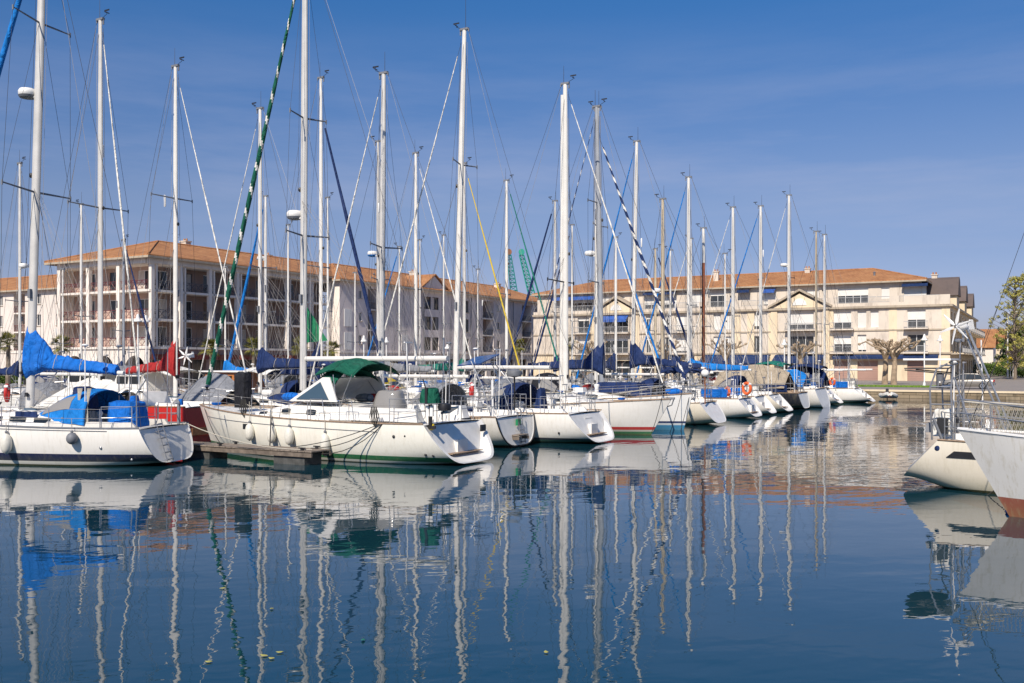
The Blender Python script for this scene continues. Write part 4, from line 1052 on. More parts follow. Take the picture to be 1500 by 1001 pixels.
# ---------------------------------------------------------------- setting: materials
def wallmat(name, c, stain=(.25,.22,.19), amt=.5, scale=.25):
    m, t, b = nt(name)
    f = tex_noise(t, geo_pos(t), scale, 6, .65)
    g = tex_noise(t, geo_pos(t, (1, 1, .25)), 1.3, 5, .7)
    base = ramp(t, f, [(.3, tuple(x*.86 for x in c)), (.7, tuple(min(1, x*1.08) for x in c))])
    s = ramp(t, g, [(.5, 0.0), (.78, 1.0)])
    mu = N(t, 'ShaderNodeMath', operation='MULTIPLY'); mu.inputs[1].default_value = amt; t.links.new(s, mu.inputs[0])
    t.links.new(mixc(t, mu.outputs[0], base, stain), b.inputs['Base Color']); b.inputs['Roughness'].default_value = .9
    bump(t, b, tex_noise(t, geo_pos(t), 6, 4), .5, .02); return m
wallmat('wall_pink', (.50, .36, .30), (.45, .33, .28), .3)
wallmat('wall_white', (.82, .75, .67), (.45, .38, .33), .35)
wallmat('wall_pale_pink', (.74, .67, .60), (.42, .35, .34), .35)
wallmat('wall_lavender', (.74, .655, .61), (.33, .29, .30), .35)
wallmat('stone_cream', (.76, .63, .44), (.42, .32, .21), .5)
wallmat('render_beige', (.68, .60, .50), (.30, .25, .21), .75)
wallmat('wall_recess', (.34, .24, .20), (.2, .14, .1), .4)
wallmat('cornice', (.44, .37, .28), (.16, .14, .12), .7, .8)
wallmat('slate', (.13, .10, .09), (.06, .05, .05), .4)
wallmat('garage_door', (.40, .25, .20), (.3, .2, .15), .2)
wallmat('quay_stone', (.34, .27, .18), (.06, .06, .04), .9, .8)
m_, t_, b_ = MATS['quay_stone'], MATS['quay_stone'].node_tree, MATS['quay_stone'].node_tree.nodes['Principled BSDF']
old_ = b_.inputs['Base Color'].links[0].from_socket
g_ = t_.nodes.new('ShaderNodeNewGeometry'); s1 = t_.nodes.new('ShaderNodeMapping'); s1.inputs['Rotation'].default_value = (0, 0, ANG); t_.links.new(g_.outputs['Position'], s1.inputs[0])
sp_ = t_.nodes.new('ShaderNodeSeparateXYZ'); t_.links.new(s1.outputs[0], sp_.inputs[0]); cb = t_.nodes.new('ShaderNodeCombineXYZ')
ad_ = N(t_, 'ShaderNodeMath', operation='ADD'); t_.links.new(sp_.outputs['X'], ad_.inputs[0]); t_.links.new(sp_.outputs['Y'], ad_.inputs[1]); t_.links.new(ad_.outputs[0], cb.inputs['X']); t_.links.new(sp_.outputs['Z'], cb.inputs['Y'])
br = t_.nodes.new('ShaderNodeTexBrick'); br.inputs['Scale'].default_value = 1; br.inputs['Brick Width'].default_value = 1.1; br.inputs['Row Height'].default_value = .3; br.inputs['Mortar Size'].default_value = .02
br.inputs['Color1'].default_value = (1, 1, 1, 1); br.inputs['Color2'].default_value = (.65, .62, .58, 1); br.inputs['Mortar'].default_value = (.25, .25, .22, 1); t_.links.new(cb.outputs[0], br.inputs['Vector'])
t_.links.new(mixc(t_, 1.0, old_, br.outputs['Color'], 'MULTIPLY'), b_.inputs['Base Color'])
wallmat('asphalt', (.28, .245, .215), (.16, .15, .13), .4, .6)
wallmat('shutter', (.82, .80, .75), (.6, .57, .5), .15)
simple('railing_dark', (.10, .09, .10), .5); simple('railing_red', (.13, .02, .025), .5); simple('railing_grey', (.38, .38, .38), .5)
fabric('awning_navy', (.014, .035, .11)); fabric('awning_blue', (.04, .11, .38)); fabric('awning_red', (.12, .025, .02))
simple('crane_green', (.02, .30, .22), .5); simple('crane_teal', (.03, .25, .24), .5)
m_, t_, b_ = nt('roof_tiles')
tc = geo_pos(t_); f = tex_noise(t_, tc, .5, 6, .7); f2 = tex_noise(t_, geo_pos(t_, (4, .35, .35), -ANG), 2.0, 4, .7)
c1 = ramp(t_, f, [(.3, (.42, .18, .075)), (.5, (.58, .27, .11)), (.7, (.66, .34, .15))])
c2_ = ramp(t_, f2, [(.35, (.55, .45, .4)), (.6, (1, 1, 1))])
t_.links.new(mixc(t_, .6, c1, c2_, 'MULTIPLY'), b_.inputs['Base Color']); b_.inputs['Roughness'].default_value = .9
wv = t_.nodes.new('ShaderNodeTexWave'); wv.inputs['Scale'].default_value = 3.2; wv.bands_direction = 'X'
t_.links.new(geo_pos(t_, (1, 1, 1), -ANG), wv.inputs['Vector'])
wv2 = t_.nodes.new('ShaderNodeTexWave'); wv2.inputs['Scale'].default_value = 1.2; wv2.bands_direction = 'Y'
t_.links.new(geo_pos(t_, (1, 1, 1), -ANG), wv2.inputs['Vector'])
ad = N(t_, 'ShaderNodeMath', operation='ADD'); t_.links.new(wv.outputs['Fac'], ad.inputs[0]); t_.links.new(wv2.outputs['Fac'], ad.inputs[1])
bump(t_, b_, ad.outputs[0], .8, .08)
def leafmat(name, a, c):
    m, t, b = nt(name); oi = t.nodes.new('ShaderNodeNewGeometry')
    t.links.new(ramp(t, oi.outputs['Random Per Island'], [(0, a), (1, c)]), b.inputs['Base Color'])
    b.inputs['Roughness'].default_value = .6; b.inputs['Specular IOR Level'].default_value = .3
leafmat('leaf_spring', (.20, .20, .04), (.50, .45, .12)); leafmat('leaf_green', (.03, .07, .012), (.12, .17, .03))
leafmat('leaf_palm', (.06, .08, .015), (.30, .26, .05)); leafmat('grass_blade', (.10, .20, .02), (.24, .36, .04))
simple('bark', (.20, .16, .12), .9, var=.4, scale=5, bmp=.02, bscale=6); simple('bark_plane', (.36, .27, .18), .9, var=.45, scale=2.5, bmp=.02, bscale=6)
simple('soil_grass', (.14, .24, .04), .95, var=.4, scale=1)
simple('car_paint', (.24, .225, .20), .3, .3, var=.03); simple('tyre', (.02, .02, .02), .8); simple('tail_light', (.35, .01, .01), .2)

# ---------------------------------------------------------------- helpers in a building's own frame: x = DA, y = DB
class Bld:
    def __init__(s, name, label, a, b):
        s.o = ab(a, b); s.o.z = 0; s.root = thing(name, label, 'building', s.o, rz(DA))
    def px(s, x, y, axis, c):
        """pixel of the photograph to (u, z) on the facade plane of this building"""
        d = V(((x-750)/F, 1, (530-y)/F)); cam = V((0, 0, CAMZ))
        dx, dy = d.dot(DA), d.dot(DB); r = cam-s.o; ox, oy = r.dot(DA), r.dot(DB)
        if axis == 'x': t = (c-ox)/dx; return oy+t*dy, CAMZ+t*d.z
        t = (c-oy)/dy; return ox+t*dx, CAMZ+t*d.z
def P3(axis, c, u, z, out=0):      # out: metres in front of the facade plane
    return V((c-out, u, z)) if axis == 'x' else V((u, c-out, z))
def facade(B, axis, c, u0, u1, z0, z1, ops, mat, recess=.2, name='wall'):
    us = sorted({u0, u1} | {clamp(v, u0, u1) for o in ops for v in (o[0], o[1])}); zs = sorted({z0, z1} | {clamp(v, z0, z1) for o in ops for v in (o[2], o[3])})
    m = MB(); fl = axis == 'x'
    def quad(a, b_, c_, d): m.poly([a, b_, c_, d][::-1] if fl else [a, b_, c_, d])
    for i in range(len(us)-1):
        for j in range(len(zs)-1):
            uc, zc = (us[i]+us[i+1])/2, (zs[j]+zs[j+1])/2
            if any(o[0] < uc < o[1] and o[2] < zc < o[3] for o in ops): continue
            quad(P3(axis, c, us[i], zs[j]), P3(axis, c, us[i+1], zs[j]), P3(axis, c, us[i+1], zs[j+1]), P3(axis, c, us[i], zs[j+1]))
    for o in ops:
        a0, a1, b0, b1 = o[:4]; k = o[4]; dp = {'loggia': 1.5, 'arch': 1.6, 'dark': .5}.get(k, recess)
        cs = [(a0, b0), (a1, b0), (a1, b1), (a0, b1)]
        for q in range(4):
            p, r = cs[q], cs[(q+1) % 4]; m.poly([P3(axis, c, *p), P3(axis, c, *p, -dp), P3(axis, c, *r, -dp), P3(axis, c, *r)])
        if k == 'arch':
            um, rad = (a0+a1)/2, (a1-a0)/2; hgt = min(rad, b1-b0)
            for sg in (-1, 1):
                pts = [(um+sg*rad*cos(t), b1-hgt+hgt*sin(t)) for t in (pi/2*i/8 for i in range(9))]
                for q in range(8):
                    m.poly([P3(axis, c, *pts[q], .0), P3(axis, c, *pts[q+1], .0), P3(axis, c, um+sg*rad, b1)])
                    m.poly([P3(axis, c, *pts[q]), P3(axis, c, *pts[q+1]), P3(axis, c, *pts[q+1], -.5), P3(axis, c, *pts[q], -.5)])
    w = m.build(name, mat, B.root)
    for o in ops: infill(B, w, axis, c, o, recess)
    return w
def pbox(m, axis, c, u0, u1, z0, z1, o0, o1):
    a, b = P3(axis, c, u0, z0, o0), P3(axis, c, u1, z1, o1); m.box((a+b)/2, [abs(b[i]-a[i]) for i in range(3)])
def infill(B, w, axis, c, o, rc):
    a0, a1, b0, b1, k = o[:5]; opt = o[5] if len(o) > 5 else {}
    g = 0.0
    if k in ('window', 'french'):
        f = MB(); t = .07
        for q in ((a0, a0+t, b0, b1), (a1-t, a1, b0, b1), (a0+t, a1-t, b0, b0+t), (a0+t, a1-t, b1-t, b1), ((a0+a1)/2-.03, (a0+a1)/2+.03, b0+t, b1-t)): pbox(f, axis, c, *q, -rc, -rc+.05)
        fo = f.build('window', 'plastic_white' if not opt.get('dk') else 'railing_dark', B.root)
        p = MB(); pbox(p, axis, c, a0, a1, b0, b1, -rc-.03, -rc+.01); p.build('pane', 'window_glass', fo)
        q_ = random.random()
        if q_ < .45:
            p = MB(); w_ = (a1-a0)*random.uniform(.25, .5); s_ = a0+.08 if q_ < .22 else a1-w_-.08; pbox(p, axis, c, s_, s_+w_, b0+.08, b1-.08, -rc+.012, -rc+.02); p.build('curtain', 'curtain' if random.random() < .6 else 'curtain_grey', fo)
        if opt.get('sill', True): s = MB(); pbox(s, axis, c, a0-.08, a1+.08, b0-.1, b0-.004, -.02, .09); s.build('sill', 'cornice', fo)
    elif k == 'shutter':   # roller shutter, partly or fully down
        dn = opt.get('down', 1.0); zm = b1-(b1-b0)*dn
        s = MB(); n = max(3, int((b1-zm)/.12))
        for i in range(n): pbox(s, axis, c, a0, a1, zm+(b1-zm)*i/n, zm+(b1-zm)*(i+.86)/n, -rc+.02, -rc+.05)
        pbox(s, axis, c, a0, a1, zm, b1, -rc-.03, -rc+.02); s.build('roller_shutter', 'shutter', B.root)
        if dn < .98:
            f = MB(); pbox(f, axis, c, a0, a1, b0, zm, -rc-.05, -rc-.02); fo = f.build('window', 'window_glass', B.root)
            fr = MB(); nn = max(2, round((a1-a0)/1.0))
            for i in range(nn+1): u = lerp(a0+.03, a1-.03, i/nn); pbox(fr, axis, c, u-.035, u+.035, b0, zm, -rc-.02, -rc+.03)
            fr.build('frame', 'plastic_white', fo)
    elif k in ('loggia',):
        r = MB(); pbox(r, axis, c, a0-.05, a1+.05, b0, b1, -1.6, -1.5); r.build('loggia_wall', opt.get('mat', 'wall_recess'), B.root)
        n = opt.get('floors', 1); fh = (b1-b0)/n
        for i in range(n):
            zb = b0+fh*i
            if i: s = MB(); pbox(s, axis, c, a0, a1, zb-.2, zb, -1.49, .04); s.build('balcony_slab', 'wall_white', B.root)
            d = MB(); um = (a0+a1)/2; hw = min(.85, (a1-a0)*.35); pbox(d, axis, c, um-hw, um+hw, zb+.02, zb+2.15, -1.49, -1.45); d.build('glazed_door', 'window_glass', B.root)
            railing(B, axis, c, a0, a1, zb, -.1, opt.get('rail', 'railing_dark'), .95)
    elif k == 'dark':
        r = MB(); pbox(r, axis, c, a0, a1, b0, b1, -.52, -.5); r.build('shop_window', 'window_glass', B.root)
        r = MB(); n = max(2, int((a1-a0)/1.6))
        for i in range(n+1): u = lerp(a0+.04, a1-.04, i/n); pbox(r, axis, c, u-.04, u+.04, b0, b1, -.5, -.44)
        r.build('shop_frame', 'wall_recess', B.root)
    elif k == 'door':
        r = MB(); n = max(3, int((b1-b0)/.3))
        for i in range(n): pbox(r, axis, c, a0, a1, lerp(b0, b1, i/n), lerp(b0, b1, (i+.93)/n), -rc, -rc+.04)
        pbox(r, axis, c, a0, a1, b0, b1, -rc-.03, -rc); r.build('garage_door', 'garage_door', B.root)
    elif k == 'arch':
        r = MB(); pbox(r, axis, c, a0-.3, a1+.3, b0, b1+.2, -2.9, -2.8); r.build('arcade_wall', 'wall_recess', B.root)
        d = MB(); um = (a0+a1)/2; pbox(d, axis, c, um-.7, um+.7, b0, b0+2.3, -2.79, -2.75); d.build('glazed_door', 'window_glass', B.root)
def railing(B, axis, c, u0, u1, z, out, mat, h=1.0, cross=False, panels=False):
    m = MB(); pbox(m, axis, c, u0, u1, z+h-.07, z+h, out-.035, out+.035); pbox(m, axis, c, u0, u1, z+.1, z+.14, out-.02, out+.02)
    L = u1-u0; n = max(1, round(L/(.9 if cross else .16)))
    for i in range(n+1):
        u = lerp(u0+.02, u1-.02, i/n); pbox(m, axis, c, u-.012, u+.012, z, z+h, out-.012, out+.012)
        if cross and i < n:
            v = lerp(u0, u1, (i+1)/n); m.tube([P3(axis, c, u, z+.14, out), P3(axis, c, v, z+h-.06, out)], .032, 4); m.tube([P3(axis, c, v, z+.14, out), P3(axis, c, u, z+h-.06, out)], .032, 4)
            pbox(m, axis, c, u, v, z+h*.72, z+h*.76, out-.012, out+.012)
    return m.build('railing', mat, B.root)
def hip_roof(B, x0, x1, y0, y1, z, rise, ov=.6, hipx=(True, True), name='roof', mat='roof_tiles'):
    x0 -= ov; x1 += ov; y0 -= ov; y1 += ov
    if (x1-x0) > (y1-y0):
        h = (y1-y0)/2; ym = (y0+y1)/2; A_ = V((x0+(h if hipx[0] else 0), ym, z+rise)); B_ = V((x1-(h if hipx[1] else 0), ym, z+rise))
        c = [V((x0, y0, z)), V((x1, y0, z)), V((x1, y1, z)), V((x0, y1, z))]
        fs = [[c[0], c[1], B_, A_], [c[1], c[2], B_], [c[2], c[3], A_, B_], [c[3], c[0], A_]]
    else:
        h = (x1-x0)/2; xm = (x0+x1)/2; A_ = V((xm, y0+(h if hipx[0] else 0), z+rise)); B_ = V((xm, y1-(h if hipx[1] else 0), z+rise))
        c = [V((x0, y0, z)), V((x1, y0, z)), V((x1, y1, z)), V((x0, y1, z))]
        fs = [[c[0], c[1], A_], [c[1], c[2], B_, A_], [c[2], c[3], B_], [c[3], c[0], A_, B_]]
    m = MB()
    for f in fs: m.slab(f, (0, 0, .14))
    r = m.build(name, mat, B.root)
    g = MB(); 
    for i in range(4): p, q = c[i], c[(i+1) % 4]; g.box((p+q)/2+V((0, 0, -.1)), (abs(q.x-p.x)+.1, abs(q.y-p.y)+.1, .22))
    g.build('eaves', 'cornice', r)
    k = MB()
    for p, q in ((A_, B_), (c[0], A_), (c[3] if (x1-x0) > (y1-y0) else c[1], A_), (c[2], B_)): k.tube([p+V((0, 0, .16)), q+V((0, 0, .16))], .12, 6)
    k.build('ridge_tiles', mat, r); return r
def chimney(B, roof, x, y, z, h=1.2, w=.8):
    m = MB(); m.box((x, y, z+h/2), (w, w*1.2, h)); m.box((x, y, z+h+.06), (w+.2, w*1.2+.2, .12)); c = m.build('chimney', 'render_beige', roof)
    t = MB()
    for d in (-.2, .2): t.lathe((x, y+d, z+h+.12), [(.12, 0), (.1, .3)], 8)
    t.build('chimney_pot', 'roof_tiles', c)

# ---------------------------------------------------------------- left building: corner block with balconies
BL = Bld('apartment_building', 'pink and white apartment block with long balconies, arches and orange tiled roof at the left', 69.6, -82.6)
ZE = 14.0; fl = [QZ, 4.9, 7.9, 11.0]
LX, LY, DP = 29.4, 14.9, 1.9
# back walls of the balconies, with glazed doors
for axis, c, L in (('y', DP, LX), ('x', DP, LY)):
    ops = []; nb = 7 if axis == 'y' else 3; u_ = (DP if axis == 'y' else DP)
    bw = (L-.0)/nb
    for z in fl[1:]:
        for k in range(nb):
            u = k*bw+bw*.5+(.3 if k % 2 else -.35)
            if k == 0: u = max(u, DP+1.2)
            ops.append((u-.95, u+.95, z+.05, z+2.25, 'french', dict(sill=False, dk=(k+int(z)) % 3 == 0)))
    facade(BL, axis, c, DP, L, fl[1], ZE-.2, ops, 'wall_recess' if axis == 'y' else 'wall_pink', .12)  # recess shade put into the wall colour, darker brown on the shaded long face
for z in fl[1:]+[ZE-.1]:
    m = MB(); m.box((LX/2, DP/2, z-.12), (LX, DP+.1, .24)); m.box((DP/2, LY/2+DP/2, z-.12), (DP+.1, LY-DP, .24-.004)); m.build('balcony_slab', 'wall_white', BL.root)
m = MB(); m.box((LX/2, -.02, ZE+.1), (LX+.3, .5, .7)); m.box((-.02, LY/2+.1, ZE+.1), (.5, LY-.35, .698)); m.build('parapet_beam', 'wall_white', BL.root)
for k in range(8):
    u = max(.35, min(LX-.3, LX*k/7)); m = MB(); m.box((u, .05, (fl[1]+ZE)/2), (.42, .42, ZE-fl[1])); m.box((u+.62, .1, (fl[1]+ZE)/2), (.22, .3, ZE-fl[1]-.01)); m.build('pillar', 'wall_white', BL.root)
for k in range(1, 4):
    u = LY*k/3; m = MB(); m.box((.05, u-.2, (fl[1]+ZE)/2), (.42, .5, ZE-fl[1])); m.build('pillar', 'wall_white', BL.root)
for z in fl[1:]:
    for k in range(7): railing(BL, 'y', .05, LX*k/7+.35, LX*(k+1)/7-.3, z, .0, 'railing_dark', 1.0, True)
    for k in range(3): railing(BL, 'x', .05, LY*k/3+.35, LY*(k+1)/3-.5, z, .0, 'railing_red', 1.0, True)
# ground floor
ops = [(LY*k/3+.75, LY*(k+1)/3-.95, QZ, 3.95, 'arch') for k in range(3)]
facade(BL, 'x', .12, .1, LY, QZ, fl[1]-.25, ops, 'wall_white')
ops = [(LX*k/7+.5, LX*(k+1)/7-.4, QZ, 3.5, 'dark') for k in range(7)]
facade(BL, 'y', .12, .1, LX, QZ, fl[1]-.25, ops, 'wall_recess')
m = MB()
for k in range(7): pbox(m, 'y', .12, LX*k/7+.4, LX*(k+1)/7-.3, 3.55, 4.1, .02, .5)
m.build('awning', 'awning_red', BL.root)
rf = hip_roof(BL, 0, 40, 0, 15.5, ZE+.45, 2.75, .8, (True, False)); chimney(BL, rf, 13, 9, ZE+2.4, 1.5); chimney(BL, rf, 26.5, 8.5, ZE+2.4, 1.1)
# solid core behind the recessed balconies
m = MB(); m.box((8, LY+.02, 7.4), (16-.3, .1, 13.3)); m.build('end_wall', 'wall_pale_pink', BL.root)

# second block of the same terrace, standing 1.5 m proud
BM = Bld('apartment_building', 'long grey lavender apartment block with gabled bay and small windows', 69.6+LX, -81.1)
SX = 63.0
def pxop(B, axis, c, x0, y0, x1, y1, kind, **k):
    u0, za = B.px(x0, y0, axis, c); u1, zb_ = B.px(x1, y1, axis, c); um, z0 = B.px((x0+x1)/2, max(y0, y1), axis, c); um, z1 = B.px((x0+x1)/2, min(y0, y1), axis, c)
    return (min(u0, u1), max(u0, u1), z0, z1, kind, k)
Z8 = lambda x, y: (400+x/3.409, 340+y/3.409)
ops = []; rows3 = [(5.0, 7.0), (8.1, 10.1), (11.2, 13.1)]
def col(x0, x1, kind, rows=(0, 1, 2), **k):
    u0 = BM.px(Z8(x0, 0)[0], 500, 'y', 0)[0]; u1 = BM.px(Z8(x1, 0)[0], 500, 'y', 0)[0]
    if kind == 'loggia': ops.append((u0, u1, fl[1], ZE-.6, 'loggia', dict(floors=3))); return
    for r in rows:
        z0, z1 = rows3[r]
        if kind == 'small': z0, z1 = z0+.7, z1-.1
        ops.append((u0, u1, z0, z1, 'window' if kind == 'small' else kind, k))
col(428, 444, 'small'); col(473, 515, 'loggia'); col(757, 790, 'french', sill=False, dk=True); col(796, 828, 'french', sill=False, dk=True)
col(905, 922, 'window', dk=True); col(961, 978, 'window', dk=True); col(1015, 1030, 'small'); col(1048, 1101, 'loggia'); col(1120, 1133, 'small'); col(1244, 1290, 'loggia'); col(1307, 1318, 'small'); col(1338, 1348, 'small')
facade(BM, 'y', 0, 0, SX, fl[1]-.3, ZE, ops, 'wall_lavender')
g_ops = []
for k in range(13): u = 1+k*4.8; g_ops.append((u, u+3.4, QZ, 3.7, 'dark'))
facade(BM, 'y', .02, 0, SX, QZ, fl[1]-.3, g_ops, 'wall_pale_pink')
facade(BM, 'x', 0, 0, 1.45, QZ, ZE, [], 'wall_white')
m = MB(); pbox(m, 'y', 0, -.05, SX, fl[1]-.42, fl[1]-.2, -.05, .12); pbox(m, 'y', 0, -.05, SX, ZE-.3, ZE-.02, -.05, .14); m.build('cornice', 'wall_white', BM.root)
for u in (6.5, 19.5, 33, 47, 58): m = MB(); m.tube([P3('y', 0, u, QZ, .1), P3('y', 0, u, ZE-.3, .1)], .06, 6); m.build('drainpipe', 'rubber_grey', BM.root)
# white shutter leaves standing open off the wall
for x in (372, 655):
    u = BM.px(Z8(x, 0)[0], 500, 'y', 0)[0]
    for r in ((0, 1) if x < 500 else (0,)):
        z0, z1 = rows3[r]; m = MB(); pbox(m, 'y', 0, u-.75, u+.75, z0-.1, z1+.2, .03, .09); m.build('shutter_leaf', 'shutter', BM.root)
# roof with gable over the bay
rf2 = hip_roof(BM, 0, SX, 0, 14, ZE+.1, 2.9, .7)
chimney(BM, rf2, 24, 5, ZE+2.0, 1.3); chimney(BM, rf2, 52, 6, ZE+2.2, 1.2)
ua, ub = BM.px(Z8(735, 0)[0], 420, 'y', 0)[0], BM.px(Z8(862, 0)[0], 420, 'y', 0)[0]; uc = (ua+ub)/2
m = MB(); m.slab([V((ua-.4, -.25, ZE-.1)), V((ub+.4, -.25, ZE-.1)), V((uc, -.25, ZE+2.3))], (0, 3.5, 0)); gb = m.build('gable', 'wall_lavender', BM.root)
m = MB(); m.slab([V((ua-.9, -.5, ZE-.05)), V((uc, -.5, ZE+2.45)), V((uc, 5, ZE+2.45)), V((ua-.9, 5, ZE-.05))], (0, 0, .16)); m.slab([V((ub+.9, -.5, ZE-.05)), V((uc, -.5, ZE+2.45)), V((uc, 5, ZE+2.45)), V((ub+.9, 5, ZE-.05))], (0, 0, .16)); m.build('gable_roof', 'roof_tiles', gb)

# far left wing
BW = Bld('apartment_building', 'white and pink apartment wing with small windows at the far left edge', 86, -98.5)
ops = []
for k in range(11):
    u = 22+k*4.4
    for z0, z1 in rows3:
        if k % 4 == 2: continue
        ops.append((u-.5, u+.5, z0+.3, z1-.1, 'window', {}))
    if k % 4 == 2: ops.append((u-1.3, u+1.3, fl[1], ZE-.9, 'loggia', dict(floors=3, rail='railing_red', mat='wall_pink')))
facade(BW, 'x', 0, 0, 72, QZ, ZE-.5, ops, 'wall_pale_pink')
hip_roof(BW, 0, 13, 0, 72, ZE-.4, 2.6, .7)
m = MB(); pbox(m, 'x', 0, 0, 72, fl[1]-.4, fl[1]-.2, -.05, .1); m.build('cornice', 'wall_white', BW.root)

# ---------------------------------------------------------------- right building
BR = Bld('apartment_building', 'long cream stone building with pediments, white roller shutters and tiled roof at the right', 138, -10.8)
ZB = 4.45; Z1 = 7.7; Z2 = 10.85; ZR = 14.3; RL = 62.0
def fx(x): return BR.px(x, 480, 'x', 0)[0]
cols = [(1329, 1356), (1275, 1287), (1256, 1269), (1221, 1247), (1155, 1192), (1060, 1071), (1045, 1056), (990, 1014), (974, 983), (946, 953), (885, 920), (846, 863), (1101, 1113), (822, 832)]
ops = []
for i, (x0, x1) in enumerate(cols):
    u0, u1 = sorted((fx(x0), fx(x1))); wide = u1-u0 > 1.6
    dn = (.55, 1, 1, .62, .7, .98, .98, .9, .12, .2, .25, .2, .8, .1)[i]
    ops.append((u0, u1, Z1+(.15 if wide else .3), Z1+2.55, 'shutter', dict(down=dn)))
    dn = (.05, 1, .9, .55, .05, .99, .99, .9, .05, .15, .2, .4, .05, .1)[i]
    if x0 in (1275,): continue
    ops.append((u0, u1, ZB+.25, ZB+2.55, 'shutter', dict(down=dn)))
facade(BR, 'x', 0, 0, RL, ZB, Z2, ops, 'render_beige', .3)
gops = []
for x0, x1 in ((1329, 1354), (1256, 1286), (1222, 1245), (1150, 1196), (1085, 1125), (1040, 1072), (985, 1015), (940, 970), (880, 925), (840, 865)):
    u0, u1 = sorted((fx(x0), fx(x1))); gops.append((u0, u1, QZ, 3.45, 'door' if x0 > 1200 else 'dark'))
facade(BR, 'x', .0, 0, RL, QZ, ZB-.004, gops, 'stone_cream', .25, 'ground_wall')
# stone pilasters, bands and cornices
for x in (1390, 1308, 1215, 1131, 1100, 1080, 1030, 930, 870):
    m = MB(); u = clamp(fx(x), .5, RL-.5); pbox(m, 'x', 0, u-.5, u+.5, ZB, Z2-.05, -.02, .07); m.build('pilaster', 'stone_cream', BR.root)
m = MB()
for z, o_, hh_ in ((ZB, .22, .22), (Z1-.12, .12, .2), (Z2-.1, .42, .3)): pbox(m, 'x', 0, -.3 if z > 10 else -.1, RL, z-hh_/2, z+hh_/2, -.05, o_)
m.build('cornice', 'cornice', BR.root)
# attic, set back behind its terrace
aops = []
for x0, x1, dn in ((1324, 1357, .62), (1291, 1303, 1), (1227, 1272, .5), (1172, 1199, .8), (1118, 1137, .9), (1040, 1062, .2), (1012, 1033, .9), (944, 991, .7), (880, 915, .6), (838, 868, .4)):
    u0, u1 = sorted((BR.px(x0, 430, 'x', 1.4)[0], BR.px(x1, 430, 'x', 1.4)[0])); aops.append((u0, u1, Z2+.6+(.5 if u1-u0 < 1.6 else 0), Z2+2.7, 'shutter', dict(down=dn)))
facade(BR, 'x', 1.4, 3.6, RL, Z2, ZR, aops, 'render_beige', .2, 'attic_wall')
m = MB(); pbox(m, 'x', 0, 0, RL, Z2+.02, Z2+.5, -.2, -.0)
for x in (1390, 1310, 1215, 1131, 1080, 1030): u = clamp(fx(x), .6, RL); pbox(m, 'x', 0, u-.6, u+.6, Z2+.02, Z2+1.35, -.24, .03)
pbox(m, 'x', 0, 0, abs(fx(1325)), Z2+.02, Z2+1.3, -.2, -.01) if fx(1357) > 0 else None
m.build('terrace_parapet', 'render_beige', BR.root)
u = 1.0
while u < RL-4:
    railing(BR, 'x', 0, u, u+4.0, Z2+.5, -.1, 'railing_grey', .85); u += 4.1
for i, (x0, x1) in enumerate(cols):
    u0, u1 = sorted((fx(x0), fx(x1)))
    if u1-u0 > 1.9:
        for z in (Z1, ZB):
            m = MB(); pbox(m, 'x', 0, u0-.4, u1+.4, z-.07, z+.12, .23, .95); m.build('balcony_slab', 'render_beige', BR.root); railing(BR, 'x', 0, u0-.35, u1+.35, z+.12, .9, 'railing_grey', .9)
# pediments
def pediment(xl, xr):
    u0, u1 = sorted((fx(xl), fx(xr))); um = (u0+u1)/2; zb = Z2+.08; zt = zb+2.35
    m = MB(); m.slab([V((-.18, u0+.5, zb)), V((-.18, u1-.5, zb)), V((-.18, um, zt-.35))], (1.4, 0, 0)); p = m.build('pediment', 'stone_cream', BR.root)
    m = MB()
    for a_, b_ in (((u0-.2), um), ((u1+.2), um)):
        m.slab([V((-.6, a_, zb-.02)), V((-.6, um, zt)), V((-.6, um, zt+.3)), V((-.6, a_, zb+.28))], (1.95, 0, 0))
    m.build('raking_cornice', 'cornice', p)
    m = MB(); m.slab([V((-.2, um+.95*cos(t), zb+.35+.95*sin(t))) for t in (pi*k/12 for k in range(13))], (-.05, 0, 0)); m.build('arched_vent', 'shutter', p)
    for uu in (u0+.6, u1-.6): m = MB(); pbox(m, 'x', 0, uu-.45, uu+.45, QZ, Z2-.3, .02, .2); m.build('pilaster', 'stone_cream', p)
pediment(1128, 1217); pediment(869, 938)
# awnings
def awning(xl, xr, z, out, drop, mat, pl=0):
    u0, u1 = sorted((BR.px(xl, 480, 'x', pl)[0], BR.px(xr, 480, 'x', pl)[0]))
    m = MB(); m.slab([V((pl-.1, u0, z)), V((pl-.1, u1, z)), V((pl-out, u1, z-drop)), V((pl-out, u0, z-drop))], (0, 0, .06)); m.box((pl-out, (u0+u1)/2, z-drop-.13), (.04, u1-u0, .3)); m.build('awning', mat, BR.root)
awning(1221, 1375, 4.2, .9, .25, 'awning_navy'); awning(1136, 1208, 4.25, 2.2, .9, 'awning_navy'); awning(1030, 1128, 4.25, 2.6, 1.2, 'awning_navy'); awning(940, 1000, 4.2, 1.2, .5, 'awning_navy')
awning(885, 921, Z1+2.75, 1.2, .75, 'awning_blue'); awning(1322, 1360, Z2+3.0, .9, .15, 'awning_navy', 1.4); awning(1118, 1137, Z2+3.0, 1.1, .35, 'awning_blue', 1.4); awning(1082, 1100, Z2+3.0, 1.1, .2, 'awning_navy', 1.4); awning(944, 992, Z2+3.1, .8, .15, 'awning_navy', 1.4); awning(812, 875, Z2+2.9, 1.2, .35, 'awning_blue', 1.4)
rr_ = hip_roof(BR, 1.4, 16, 3.6, RL, ZR, 2.35, .7)
chimney(BR, rr_, 9, 2.7, ZR+.2, 1.0, .6); chimney(BR, rr_, 8, 20, ZR+2.0, .8, .6); chimney(BR, rr_, 5, 33, ZR+1.0, 1.7, .6)
